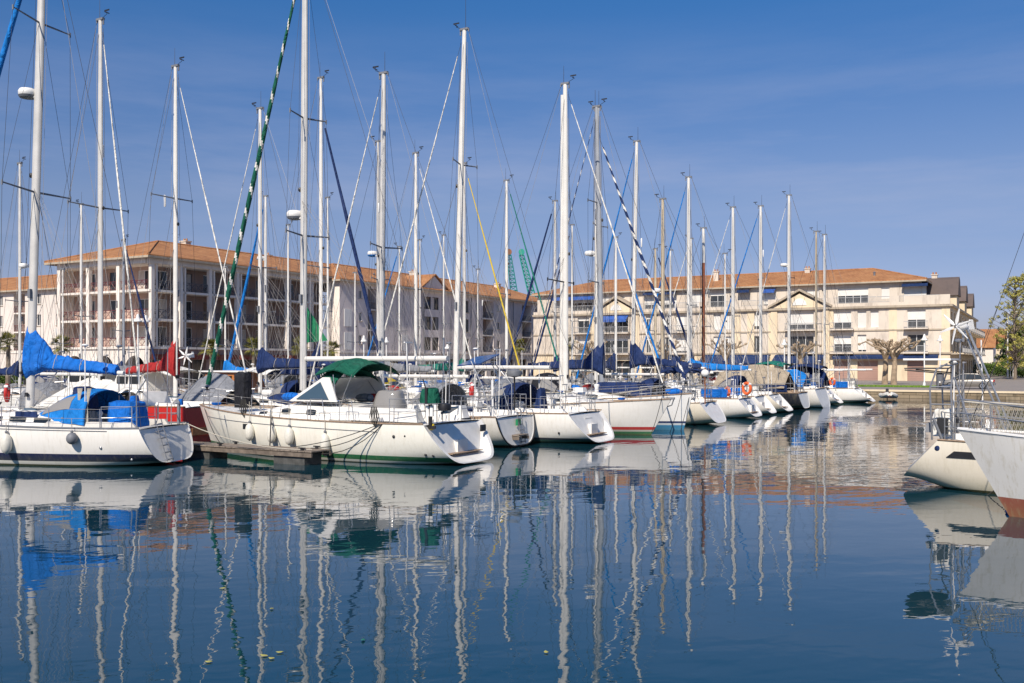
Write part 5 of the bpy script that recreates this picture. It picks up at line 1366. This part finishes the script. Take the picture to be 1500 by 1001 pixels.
for x, y in ((4, 10), (5, 26), (3.6, 41), (5.5, 50)):
    m = MB(); m.lathe((x, y, ZR+.9), [(.14, 0), (.14, .55), (.24, .6), (.05, .75)], 8); m.build('vent_pipe', 'rubber_grey', rr_)
for rr2, z0, spots in ((rf, ZE+1.6, ((6, 5), (20, 4))), (rf2, ZE+1.4, ((12, 3.5), (34, 4), (46, 4)))):
    for x, y in spots: m = MB(); m.lathe((x, y, z0-.3), [(.14, 0), (.14, .8), (.24, .85), (.05, 1.0)], 8); m.build('vent_pipe', 'rubber_grey', rr2)
    for x, y in spots[:1]: m = MB(); m.tube([(x+2, y, z0), (x+2, y, z0+2.6)], .04, 4); m.box((x+2, y, z0+2.4), (1.2, .04, .04)); m.box((x+2, y, z0+2.1), (.8, .04, .04)); m.build('aerial', 'rubber_grey', rr2)
for y in (13.5,): m = MB(); m.box((9.3, y, ZR+2.5), (.9, 1.2, .3)); m.build('roof_vent', 'rubber_grey', rr_)
# receding side with gabled dormers and balconies
SD = 56
sops = []
for k in range(11):
    u = 2.5+k*5
    for z in (ZB, Z1): sops.append((u-1.3, u+1.3, z+.1, z+2.3, 'french', dict(sill=False, dk=True)))
    sops.append((u-1.6, u+1.6, QZ, 3.5, 'dark'))
facade(BR, 'y', 0, 0, SD, QZ, Z2, sops, 'stone_cream', .3)
facade(BR, 'y', 3.6, 1.4, SD, Z2, ZR-.4, [(3+6*k, 5.2+6*k, Z2+.4, Z2+2.4, 'window', {}) for k in range(8)], 'render_beige', .2, 'attic_wall')
m = MB(); pbox(m, 'y', 0, .1, SD, Z2-.25, Z2+.05, -.05, .35); pbox(m, 'y', 0, .1, SD, ZB-.2, ZB, -.05, .9); m.build('cornice', 'cornice', BR.root)
for z in (ZB, Z1):
    for k in range(11):
        m = MB(); pbox(m, 'y', 0, .6+5*k, 5.0+5*k, z-.15, z, .0 if z > 5 else .9, 1.5 if z > 5 else 1.6); m.build('balcony_slab', 'stone_cream', BR.root); railing(BR, 'y', 0, .7+5*k, 4.9+5*k, z, 1.45, 'railing_grey', .95)
for k, (u, hh_) in enumerate(((9, 3.4), (24, 3.2), (40, 3.0))):
    m = MB(); m.slab([V((u-2.2, -.3, Z2)), V((u+2.2, -.3, Z2)), V((u+2.2, -.3, Z2+1.6)), V((u-2.2, -.3, Z2+1.6))], (0, 3, 0)); d_ = m.build('dormer', 'stone_cream', BR.root)
    m = MB(); m.slab([V((u-2.6, -.5, Z2+1.6)), V((u+2.6, -.5, Z2+1.6)), V((u+1.1, -.5, Z2+hh_+.5)), V((u, -.5, Z2+hh_+.9)), V((u-1.1, -.5, Z2+hh_+.5))], (0, 5.5, 0)); m.build('dormer_roof', 'slate', d_)
sr = hip_roof(BR, 16.8, SD, 1.2, 13, ZR-.5, 2.2, .4, (False, True), 'side_roof', 'roof_tiles')

# gabled houses further down the street
for k in range(9):
    a = 205+k*15; b = -7.5 if k else -8.5
    w, hh_, zt = 12.5, 6.2+.5*(k % 2), 9.5+.4*(k % 3)
    colr = ('wall_white', 'stone_cream', 'wall_white', 'wall_lavender', 'wall_white')[k % 5]
    H_ = Bld('gabled_house', ('row house with cream gable and orange tiled roof nearest to the stone building', 'second narrow gabled row house from the stone building', 'third gabled row house from the stone building', 'fourth gabled row house from the stone building', 'fifth gabled row house from the stone building')[k] if k < 5 else 'one of the distant gabled row houses behind the green hedge', a, b)
    if k >= 5: H_.root['group'] = 'distant gabled houses'
    facade(H_, 'y', 0, 0, w, QZ, hh_, [(2, 3.4, 1.4, 3.2, 'window', {}), (8, 9.4, 1.4, 3.2, 'window', {}), (5.2, 6.6, QZ, 3.1, 'door'), (5.3, 6.5, 4.2, 5.5, 'window', {})], colr)
    m = MB(); m.slab([V((0, 0, hh_)), V((w, 0, hh_)), V((w/2, 0, zt))], (0, .25, 0)); m.build('gable', colr, H_.root)
    facade(H_, 'x', 0, 0, 16, QZ, hh_, [(4, 5.2, 2, 3.4, 'window', {})], colr)
    m = MB(); m.slab([V((-.4, -.4, hh_-.25)), V((w/2, -.4, zt+.05)), V((w/2, 16, zt+.05)), V((-.4, 16, hh_-.25))], (0, 0, .2)); m.slab([V((w+.4, -.4, hh_-.25)), V((w/2, -.4, zt+.05)), V((w/2, 16, zt+.05)), V((w+.4, 16, hh_-.25))], (0, 0, .2)); m.build('roof', 'roof_tiles', H_.root)
HG = Bld('warehouse', 'large pale warehouse with a low roof behind the gabled houses', 262, -19)
facade(HG, 'x', 0, 0, 30, QZ, 11.5, [], 'shutter'); facade(HG, 'y', 0, 0, 70, QZ, 11.5, [], 'shutter')
hip_roof(HG, 0, 70, 0, 30, 11.5, 1.2, .2, name='roof', mat='plastic_white')

# ---------------------------------------------------------------- ground, quay, water
def sheet(name, pts, z, mat, kind='structure', th=None):
    m = MB()
    if th: m.slab([V((p.x, p.y, z-th)) for p in pts], (0, 0, th))
    else: m.poly([V((p.x, p.y, z)) for p in pts])
    o = m.build(name, mat); tag(o, kind=kind); return o
QA, QB = 92.6, -68.0
sheet('ground', [ab(QA, QB), ab(QA, 500), ab(3000, 500), ab(3000, -2500), ab(-200, -2500), ab(-200, QB)], QZ, 'asphalt', th=3.0)
m = MB(); d = ab(QA-.02, 0); 
p0, p1 = ab(QA-.1, QB+.1), ab(QA-.1, 260)
def strip(p0, p1, nrm, z0, z1, th, mat, name):
    m = MB(); m.slab([p0+V((0, 0, z0)), p1+V((0, 0, z0)), p1+V((0, 0, z1)), p0+V((0, 0, z1))], nrm*th); o = m.build(name, mat); tag(o, kind='structure'); return o
strip(ab(QA, QB+.02), ab(QA, 300), -DA, -1, QZ-.14, .08, 'quay_stone', 'quay_wall'); strip(ab(-150, QB), ab(QA-.1, QB), -DB, -1, QZ-.14, .08, 'quay_stone', 'quay_wall')
strip(ab(QA, QB+.02), ab(QA, 300), -DA, QZ-.14, QZ+.04, .16, 'stone_cream', 'quay_coping'); strip(ab(-150, QB), ab(QA-.18, QB), -DB, QZ-.14, QZ+.04, .16, 'stone_cream', 'quay_coping')
wm, t, b = nt('water')
b.inputs['Base Color'].default_value = (.013, .038, .042, 1); b.inputs['Roughness'].default_value = .01; b.inputs['IOR'].default_value = 1.6; b.inputs['Specular Tint'].default_value = (.8, 1, 1, 1)
gp = geo_pos(t, (1, 1, 1), -.25)
def nz(scale, st, d=3, sc3=(1, 1, 1)):
    n = N(t, 'ShaderNodeTexNoise'); n.inputs['Scale'].default_value = scale; n.inputs['Detail'].default_value = d; n.inputs['Distortion'].default_value = .3
    mp = t.nodes.new('ShaderNodeMapping'); mp.inputs['Scale'].default_value = sc3; t.links.new(gp, mp.inputs[0]); t.links.new(mp.outputs[0], n.inputs['Vector'])
    mu = N(t, 'ShaderNodeMath', operation='MULTIPLY'); mu.inputs[1].default_value = st; t.links.new(n.outputs['Fac'], mu.inputs[0]); return mu.outputs[0]
def add(a, b_):
    n = N(t, 'ShaderNodeMath', operation='ADD'); t.links.new(a, n.inputs[0]); t.links.new(b_, n.inputs[1]); return n.outputs[0]
def mul(a, b_):
    n = N(t, 'ShaderNodeMath', operation='MULTIPLY'); t.links.new(a, n.inputs[0]); t.links.new(b_, n.inputs[1]); return n.outputs[0]
wind = ramp(t, nz(.07, 1, 3, (1, 1.8, 1)), [(.36, .30), (.64, 1.35)])
hgt = add(nz(.35, .018, 2, (.8, 1.2, 1)), mul(wind, add(nz(1.7, .0050, 2, (.75, 1.2, 1)), nz(4.5, .0008, 2, (.8, 1.2, 1)))))
# breeze patch of finer ripples in the channel
sx = t.nodes.new('ShaderNodeNewGeometry'); vm = N(t, 'ShaderNodeVectorMath', operation='DISTANCE'); mp = t.nodes.new('ShaderNodeMapping')
mp.inputs['Location'].default_value = (0, 0, 0); t.links.new(sx.outputs['Position'], mp.inputs[0])
sb = N(t, 'ShaderNodeVectorMath', operation='SUBTRACT'); sb.inputs[1].default_value = (20.3, 53.0, 0); t.links.new(sx.outputs['Position'], sb.inputs[0])
ml = N(t, 'ShaderNodeVectorMath', operation='MULTIPLY'); ml.inputs[1].default_value = (1/4.5, 1/9.0, 0); t.links.new(sb.outputs[0], ml.inputs[0])
ln = N(t, 'ShaderNodeVectorMath', operation='LENGTH'); t.links.new(ml.outputs[0], ln.inputs[0])
wob = nz(.5, .9, 2); dd = add(ln.outputs['Value'], wob)
pm = ramp(t, dd, [(.75, 1.0), (1.0, 0.0)])
fr = N(t, 'ShaderNodeMath', operation='MULTIPLY'); t.links.new(pm, fr.inputs[0]); t.links.new(nz(3.5, .05, 2), fr.inputs[1])
hgt = add(hgt, fr.outputs[0])
bn = N(t, 'ShaderNodeBump'); bn.inputs['Strength'].default_value = 1; bn.inputs['Distance'].default_value = 1.0; t.links.new(hgt, bn.inputs['Height'])
t.nodes.remove(b); df = t.nodes.new('ShaderNodeBsdfDiffuse'); df.inputs['Color'].default_value = (.006, .037, .052, 1)
gl = t.nodes.new('ShaderNodeBsdfGlossy'); gl.inputs['Color'].default_value = (1, .985, 1, 1); gl.inputs['Roughness'].default_value = .012
fn = t.nodes.new('ShaderNodeFresnel'); fn.inputs['IOR'].default_value = 1.8; mx = t.nodes.new('ShaderNodeMixShader')
for nd in (gl, fn, df): t.links.new(bn.outputs[0], nd.inputs['Normal'])
t.links.new(fn.outputs[0], mx.inputs[0]); t.links.new(df.outputs[0], mx.inputs[1]); t.links.new(gl.outputs[0], mx.inputs[2])
t.links.new(mx.outputs[0], t.nodes['Material Output'].inputs['Surface'])
sheet('water', [V((-400, -60, 0)), V((400, -60, 0)), V((400, 400, 0)), V((-400, 400, 0))], 0, 'water')

# lawn beside the quay
def lawn(a0, a1, b0, b1):
    sheet('lawn', [ab(a0, b0), ab(a0, b1), ab(a1, b1), ab(a1, b0)], QZ+.012, 'soil_grass')
    rnd = random.Random(int(a0)); m = MB()
    for k in range(5200):
        p = ab(rnd.uniform(a0, a1), rnd.uniform(b0, b1), QZ+.01); h_ = rnd.uniform(.06, .16); an_ = rnd.random()*6; u = V((cos(an_), sin(an_), 0))*.035
        m.add([p-u, p+u, p+V((rnd.uniform(-.05, .05), rnd.uniform(-.05, .05), h_))], [(0, 1, 2)])
    o = m.build('grass', 'grass_blade'); tag(o, 'short green grass growing on the quay lawn', 'grass', kind='stuff')
lawn(103, 109, -30, -9); lawn(88, 92, -110, -84)

# ---------------------------------------------------------------- vegetation
def leaves(m, c, r, n, size, rnd, mi=0, flat=1):
    for k in range(n):
        d = V((rnd.gauss(0, 1), rnd.gauss(0, 1), rnd.gauss(0, 1)))
        if d.length < .01: continue
        d.normalize(); p = V(c)+V((d.x*r[0], d.y*r[1], d.z*r[2]))*(rnd.random()**.4)
        u = V((rnd.gauss(0, 1), rnd.gauss(0, 1), rnd.gauss(0, 1))).normalized(); w = u.cross(d)
        if w.length < .01: continue
        w.normalize(); s = size*rnd.uniform(.6, 1.3)
        m.add([p-u*s, p+w*s*.5, p+u*s, p-w*s*.5], [(0, 1, 2, 3)], False, mi)
def tree(name, label, loc, H, W, leaf, n=60, per=130, size=.22, seed=0, trunk=.25, gap=.25):
    rnd = random.Random(seed); t = thing(name, label, 'tree', loc, rnd.random()*6)
    m = MB(); m.tube([(0, 0, -.1), (.1, 0, H*.25), (0, .15, H*.55), (.1, 0, H*.85)], [trunk, trunk*.8, trunk*.5, trunk*.12], 8); lm = MB()
    cl = []
    for k in range(n):
        z = H*rnd.uniform(.12, 1.0); q = sin(clamp((z/H+.02)/1.02)*pi)**.6; a = rnd.random()*2*pi; rr = W*q*rnd.random()**.5
        p = V((rr*cos(a), rr*sin(a), z)); cl.append(p)
        lm.tube([V((0, 0, max(H*.18, z-rr*.8))), V((rr*.5*cos(a), rr*.5*sin(a), z-rr*.3)), p], [trunk*.28, trunk*.14, .015], 4)
    m.build('trunk', 'bark', t); lm.build('branches', 'bark', t)
    f = MB()
    for p in cl: s = rnd.uniform(.5, 1.0)*W*(.26 if n < 120 else .16); leaves(f, p, (s, s, s*.75), per, size, rnd)
    f.build('crown', leaf, t); return t
def at(x, Y, z=QZ): return V(((x-750)/F*Y, Y, z))
tree('tall_tree', 'tall loose yellow green tree at the right edge behind the street lamps', at(1487, 138), 14.8, 3.5, 'leaf_spring', 150, 42, .13, 1)
tree('tall_tree', 'yellow green tree rising highest at the right edge of the view', at(1512, 148), 17.2, 4.0, 'leaf_spring', 170, 45, .14, 2)
tree('leafy_tree', 'darker green bushy tree between the tall trees and the gabled houses', at(1476, 215), 9, 5.0, 'leaf_green', 60, 90, .28, 3)
tree('leafy_tree', 'dark green low tree under the tall yellow green trees at the right edge', at(1500, 175), 9, 5.0, 'leaf_green', 60, 90, .28, 4)
tree('leafy_tree', 'distant dark green tree furthest down the street', at(1462, 330), 13, 7.0, 'leaf_green', 50, 90, .4, 5)
def hedge(label, p, q, w, h, seed, n=9000, leaf='leaf_green'):
    rnd = random.Random(seed); m = MB(); p, q = V(p), V(q); d = q-p; L = d.length; d.normalize(); nn = V((-d.y, d.x, 0)); c = []
    for k in range(int(n)):
        t = rnd.random()*L; z = h*(.85+.2*noise.noise(V((t*.7, seed, 0))))*rnd.random()**.5; o = rnd.uniform(-.5, .5)*w
        P_ = p+d*t+nn*o+V((0, 0, z)); u = V((rnd.gauss(0, 1), rnd.gauss(0, 1), rnd.gauss(0, 1))).normalized(); v = u.orthogonal().normalized(); s = .12
        m.add([P_-u*s, P_+v*s*.6, P_+u*s, P_-v*s*.6], [(0, 1, 2, 3)])
    o = m.build('hedge', leaf); tag(o, label, 'hedge')
hedge('long clipped dark hedge in front of the far left wing', ab(70, -104, QZ), ab(70, -135, QZ), 1.2, 1.5, 3)
hedge('green hedge in front of the arches of the pink block', ab(64, -84, QZ), ab(64, -99, QZ), 1.2, 1.2, 4, 6000)
hedge('round green hedge at the foot of the gabled houses', at(1440, 165), at(1477, 172), 3.5, 2.6, 6, 9000)
hedge('low hedge behind the lamps at the right edge', at(1475, 160), at(1530, 150), 2.5, 1.6, 7, 6000)
def palm(label, loc, H, seed):
    rnd = random.Random(seed); t = thing('palm_tree', label, 'palm tree', loc, rnd.random()*6, 'palms along the left quay')
    m = MB(); pts = [V((.1*sin(k*.6), 0, H*k/10)) for k in range(11)]; m.tube(pts, [.24-.008*k+.02*(k % 2) for k in range(11)], 9); m.build('trunk', 'bark', t)
    f = MB(); c = pts[-1]
    for k in range(34):
        a = rnd.random()*2*pi; el = rnd.uniform(-.7, 1.35); L = rnd.uniform(1.1, 1.6); u = V((cos(a)*cos(el), sin(a)*cos(el), sin(el))); sd = V((-sin(a), cos(a), 0))
        b0 = c+u*L*.45; f.tube([c, b0], .02, 3)
        for j in range(13):
            an = (j-6)/6*1.25; d = (u*cos(an)+sd*sin(an)).normalized(); l = L*.62*(1-.25*abs(an)); tip = b0+d*l+V((0, 0, -.22*l)); w = d.cross(u.cross(sd)).normalized()*.035
            f.add([b0, b0+d*l*.5+w, tip, b0+d*l*.5-w], [(0, 1, 2, 3)])
    f.build('crown', 'leaf_palm', t)
for k, (x, Y, H, lb) in enumerate(((12, 92, 4.3, 'palm at the far left edge before the white wing'), (90, 98, 4.2, 'palm half hidden by the bright blue sail cover'), (310, 96, 3.9, 'palm just left of the striped green rolled sail'), (372, 100, 4.0, 'palm right of the blue rolled sail'), (440, 104, 4.2, 'palm left of the tall mast with the green riding sail'),
                                  (487, 108, 3.9, 'palm in front of the corner of the lavender block'), (760, 128, 4.6, 'palm near the far end of the lavender block'), (832, 126, 4.8, 'palm in front of the left end of the stone building'))):
    palm(lb, at(x, Y), H, k)
def plane_tree(label, loc, H, seed, spread=2.6):
    rnd = random.Random(seed); t = thing('plane_tree', label, 'tree', loc, 0, 'pollarded plane trees on the quay')
    m = MB(); m.tube([(0, 0, -.1), (.05, .02, 1.0), (.12, 0, 2.2), (.05, 0, H*.62)], [.36, .3, .27, .26], 10); m.build('trunk', 'bark_plane', t)
    f = MB(); base = V((.05, 0, H*.6)); 
    nb = 7
    for k in range(nb):
        a = 2*pi*k/nb+rnd.uniform(-.3, .3); L = spread*rnd.uniform(.55, 1.1); p = [base-V((0, 0, rnd.uniform(0, .6)))]
        n = 5
        for j in range(1, n+1): q = j/n; p.append(base+V((cos(a)*L*q+rnd.uniform(-.1, .1), sin(a)*L*q+rnd.uniform(-.1, .1), (H*.38)*q**.7*rnd.uniform(.75, 1.1)+rnd.uniform(-.08, .08))))
        f.tube(p, [.17, .14, .12, .10, .09, .08], 7)
        ends = [p[-1], p[3]+V((rnd.uniform(-.3, .3), rnd.uniform(-.3, .3), .45)), p[2]+V((rnd.uniform(-.3, .3), rnd.uniform(-.3, .3), .5))]
        f.tube([p[3], ends[1]], [.09, .07], 5); f.tube([p[2], ends[2]], [.09, .07], 5)
        for e in ends:
            f.ell(e, (.17, .17, .16), 7, 5)
            for _ in range(5): d = V((rnd.gauss(0, 1), rnd.gauss(0, 1), rnd.uniform(.1, 1.2))).normalized()*.28; f.tube([e, e+d], [.03, .012], 3)
    f.build('branches', 'bark_plane', t)
plane_tree('pollarded plane tree with two neighbours by the lawn, standing on the right', at(1309, 107), 5.2, 1, 3.4); plane_tree('pollarded plane tree by the lawn, just left of its twin', at(1296, 109), 5.1, 2)
plane_tree('pollarded plane tree in front of the right pediment', at(1172, 112), 4.9, 3); plane_tree('pollarded plane tree left of the wooden mast', at(975, 124), 5.2, 4); plane_tree('pollarded plane tree between the navy awnings', at(1062, 118), 5.2, 5); plane_tree('pollarded plane tree before the left pediment', at(862, 132), 5.4, 6)

# ---------------------------------------------------------------- street furniture, car, cranes
def bell_lamp(label, loc, H=5):
    t = thing('street_lamp', label, 'street lamp', loc, 0, 'bell shaded lamps on the quays')
    m = MB(); m.lathe((0, 0, 0), [(.16, 0), (.14, .3), (.07, .5), (.06, H-.9), (.05, H-.6)], 10); m.build('pole', 'plastic_white', t)
    m = MB(); m.lathe((0, 0, H-.62), [(.05, 0), (.34, .02), (.36, .08), (.2, .25), (.13, .45), (.1, .62), (.02, .7)], 14); m.build('lamp_shade', 'plastic_white', t)
bell_lamp('white bell shaded lamp left of its twin before the cream facade', at(1354, 100), 5.4); bell_lamp('white bell shaded lamp nearer to the corner of the cream facade', at(1377, 112), 5.6)
for k, (x, Y, h_) in enumerate(((202, 82, 6.6), (214, 90, 6.9), (533, 98, 5.2), (566, 112, 5.4), (656, 92, 4.4), (1149, 105, 5))):
    bell_lamp('white bell shaded lamp %s' % ('before the corner of the pink block, left one', 'before the corner of the pink block, right one', 'before the first dark loggia of the lavender block', 'before the lavender wall beside the first loggia', 'before the gabled bay', 'in front of the right pediment')[k], at(x, Y), h_)
def tall_lamp(label, loc, H, d):
    t = thing('street_lamp', label, 'street lamp', loc, 0, 'tall street lamps')
    m = MB(); m.tube([(0, 0, 0), (0, 0, H)], [.13, .07], 8); m.tube([(0, 0, H-.1), (d*.9, 0, H+.1)], .04, 6); m.build('pole', 'plastic_white', t)
    m = MB(); m.box((d*1.2, 0, H+.12), (.8, .28, .12), top=(.8, .7)); m.build('lamp_head', 'plastic_white', t)
tall_lamp('tall white street lamp, the taller and left one of the pair at the right edge', at(1476, 150), 10.3, 1); tall_lamp('tall white street lamp, right one of the pair at the right edge', at(1484.5, 156), 9.3, 1)
t = thing('signpost', 'small brown and yellow sign plates between the two tall street lamps', 'sign', at(1480, 148)); m = MB(); m.tube([(0, 0, 0), (0, 0, 4.2)], .05, 6); m.build('post', 'steel', t)
m = MB(); m.box((0, -.06, 3.9), (1.5, .05, .7)); m.build('sign_plate', 'garage_door', t); m = MB(); m.slab([V((.42*cos(a), -.06, 2.9+.42*sin(a))) for a in (2*pi*k/16 for k in range(16))], (0, -.03, 0)); m.build('round_plate', 'yellow', t)
t = thing('litter_bin', 'dark grey litter bin on the quay behind the car bonnet', 'bin', at(1377, 93)); m = MB(); m.lathe((0, 0, 0), [(.3, 0), (.34, .1), (.36, 1.2), (.38, 1.25), (.38, 1.32)], 12); m.build('bin_body', 'rubber_grey', t); m = MB(); m.lathe((0, 0, 1.3), [(.38, .02), (.3, .12), (.05, .18)], 12); m.build('lid', 'black', t)
# silver saloon car
def car(label, loc, rot, paint='car_paint'):
    t = thing('parked_car', label, 'car', loc, rot); L, W = 4.75, 1.75
    prof = [(-2.36, .38, .5), (-2.37, .62, .88), (-2.28, .9, 1.0), (-1.65, .97, 1.02)]
    secs = [(-2.37, .42, .66, .80), (-2.3, .30, .92, .9), (-1.7, .24, .98, .97), (-.9, .22, .95, 1), (.2, .2, .92, 1), (1.2, .22, .90, .99), (1.9, .24, .82, .95), (2.25, .28, .72, .88), (2.38, .4, .6, .76)]
    m = MB(); rings = []
    for x, z0, z1, w in secs:
        hw = W/2*w; rings.append([V((x, y*hw, z0+(z1-z0)*q)) for y, q in ((-.9, 0), (-1, .18), (-1, .6), (-.95, .88), (-.85, 1), (.85, 1), (.95, .88), (1, .6), (1, .18), (.9, 0))])
    m.loft(rings, True, True, True, True); body = m.build('body', paint, t, sharp=40)
    m = MB(); cab = [(-1.75, .96, .97, .80), (-1.05, .95, 1.36, .72), (-.7, .95, 1.41, .70), (.25, .94, 1.41, .70), (.55, .93, 1.33, .72), (1.25, .90, .93, .80)]
    m.loft([[V((x, -W/2*.93, z0)), V((x, -W/2*w, z1)), V((x, W/2*w, z1)), V((x, W/2*.93, z0))] for x, z0, z1, w in cab], True, True, True, False)
    gh = m.build('glazing', 'window_glass', t)
    m = MB(); m.loft([[V((x, -W/2*w, z1-.02)), V((x, -W/2*w*.96, z1+.035)), V((x, W/2*w*.96, z1+.035)), V((x, W/2*w, z1-.02))] for x, z0, z1, w in cab[1:5]], True, True, True, False)
    for sg in (1, -1):
        for (xa, za), (xb, zb_) in (((-1.75, .97), (-1.05, 1.38)), ((-.75, .94), (-.7, 1.42)), ((.05, .94), (.02, 1.42)), ((1.25, .93), (.5, 1.36))): m.tube([(xa, sg*W/2*.945, za), (xb, sg*W/2*.73, zb_)], .035, 5)
    m.build('roof', paint, t)
    for x in (-1.38, 1.4):
        for sg in (1, -1):
            c = V((x, sg*(W/2-.11), .31)); w = MB(); w.loft([[c+V((r*cos(a), dy*sg, r*sin(a))) for a in (2*pi*k/22 for k in range(22))] for r, dy in ((.2, -.12), (.31, -.11), (.32, .06), (.29, .125), (.21, .13))], True); wo = w.build('wheel', 'tyre', t)
            w = MB(); w.loft([[c+V((r*cos(a), dy*sg, r*sin(a))) for a in (2*pi*k/22 for k in range(22))] for r, dy in ((.21, .12), (.20, .138), (.07, .125), (.02, .14))], True); w.build('rim', 'steel', wo)
    for sg in (1, -1):
        m = MB(); m.box((-2.33, sg*.62, .78), (.1, .38, .2)); m.build('tail_light', 'tail_light', t); m = MB(); m.box((2.28, sg*.6, .62), (.14, .36, .14)); m.build('headlight', 'plastic_white', t)
        m = MB(); m.box((.75, sg*.98, .98), (.12, .2, .14)); m.build('wing_mirror', paint, t)
    m = MB(); m.box((-2.4, 0, .46), (.08, 1.5, .16)); m.box((2.38, 0, .45), (.1, 1.45, .16)); m.build('bumper', 'rubber_grey', t)
car('silver saloon car parked on the quay, tail to the right', at(1416, 91)+V((0, 0, .004)), rz(DB))
def crane(label, loc, H, jib, mat, x_=1):
    t = thing('dock_crane', label, 'crane', loc, 0, 'dock cranes behind the roofs'); 
    m = MB()
    for dx in (-2, 2):
        for dy in (-2, 2): m.tube([(dx, dy, 0), (dx*.5, dy*.5, H*.5)], .25, 5)
    m.build('portal', mat, t); m = MB(); m.box((0, 0, H*.52), (4, 4, 3), top=(.8, .8)); m.build('cab', mat, t)
    m = MB(); b, e = V((0, 0, H*.52)), V((jib, 0, H)); n = 14
    def sec(q): c = b.lerp(e, q); w = 1.15*(1-.4*q); return [c+V((dx*w, dy*w, 0)) for dx, dy in ((-1, -1), (1, -1), (1, 1), (-1, 1))]
    for k in range(n):
        s0, s1 = sec(k/n), sec((k+1)/n)
        for j in range(4): m.tube([s0[j], s1[j]], .16, 4); m.tube([s0[j], s1[(j+1) % 4]], .10, 3); m.tube([s1[j], s1[(j+1) % 4]], .10, 3)
    m.build('lattice_jib', mat, t)
    m = MB(); m.tube([e+V((0, -.6, 1)), e+V((0, .6, 1))], .95, 14); m.build('sheave', 'wood_brown' if x_ > 0 else mat, t); return t
crane('bluish green lattice crane behind the roof, the left one with a round brown head', at(757, 300), 36, -2.5, 'crane_teal'); crane('bright green lattice crane leaning left behind the roof, the right one', at(785, 300), 36, -4.5, 'crane_green', -1)
# small things on the left quay
t = thing('trestle_sign', 'white A shaped trestle board at the far left edge', 'trestle', V((-23.6, 45.6, QZ-.1))); m = MB()
for sg in (1, -1): m.tube([(.3*sg, 0, 0), (0, 0, .95)], .035, 5)
m.tube([(-.17, 0, .4), (.17, 0, .4)], .03, 5); m.build('trestle_frame', 'plastic_white', t)

# ---------------------------------------------------------------- sky, sun, camera
w = bpy.data.worlds.new('World'); sc.world = w; w.use_nodes = True; t = w.node_tree; bg = t.nodes['Background']
EL, SD_ = 42, V((-.378, -.926, 0)).normalized()
sk = t.nodes.new('ShaderNodeTexSky'); sk.sky_type = 'NISHITA'; sk.sun_disc = False; sk.sun_elevation = R(EL); sk.sun_rotation = atan2(SD_.x, SD_.y)
sk.altitude = 0; sk.air_density = 1.0; sk.dust_density = .6; sk.ozone_density = 3.0
tc = t.nodes.new('ShaderNodeTexCoord'); mp = t.nodes.new('ShaderNodeMapping'); mp.inputs['Scale'].default_value = (1.2, 1.2, 9); mp.inputs['Rotation'].default_value = (.06, .12, .3)
t.links.new(tc.outputs['Generated'], mp.inputs[0]); cn = tex_noise(t, mp.outputs[0], 1.6, 7, .62)
cm = ramp(t, cn, [(.47, 0.0), (.80, .62)])
sz = t.nodes.new('ShaderNodeSeparateXYZ'); t.links.new(tc.outputs['Generated'], sz.inputs[0]); lo = ramp(t, sz.outputs['Z'], [(0.0, .8), (.2, .7), (.34, .0)])
mu = N(t, 'ShaderNodeMath', operation='MULTIPLY'); t.links.new(cm, mu.inputs[0]); t.links.new(lo, mu.inputs[1])
gr = ramp(t, sz.outputs['Z'], [(0, (.66, .64, .98)), (.11, (.66, .64, .84)), (.16, (.76, .72, .87)), (.25, (.55, .70, .95)), (.35, (.32, .70, 1.06)), (.8, (.30, .66, 1.05))])
t.links.new(mixc(t, mu.outputs[0], mixc(t, 1.0, sk.outputs[0], gr, 'MULTIPLY'), (4.6, 5.0, 6.8)), bg.inputs['Color']); bg.inputs['Strength'].default_value = .093
sd = bpy.data.lights.new('sun', 'SUN'); sd.energy = 5.0; sd.angle = R(.5); sd.color = (1, .90, .78); so = bpy.data.objects.new('sun', sd); COL.objects.link(so)
to = V((SD_.x*cos(R(EL)), SD_.y*cos(R(EL)), sin(R(EL)))); so.rotation_euler = (-to).to_track_quat('-Z', 'Y').to_euler()
cam = bpy.data.cameras.new('camera'); cam.sensor_width = 36; cam.lens = 36*F/1500; cam.shift_y = 29.5/1500; cam.clip_end = 6000; cam.clip_start = .1
co = bpy.data.objects.new('camera', cam); COL.objects.link(co); co.location = (0, 0, CAMZ); co.rotation_euler = (R(90), 0, 0); sc.camera = co
vs = sc.view_settings; vs.view_transform = 'Standard'; vs.look = 'None'; vs.exposure = .1; vs.gamma = 1
sc.cycles.caustics_reflective = False; sc.cycles.caustics_refractive = False; sc.cycles.max_bounces = 6; sc.cycles.use_denoising = True
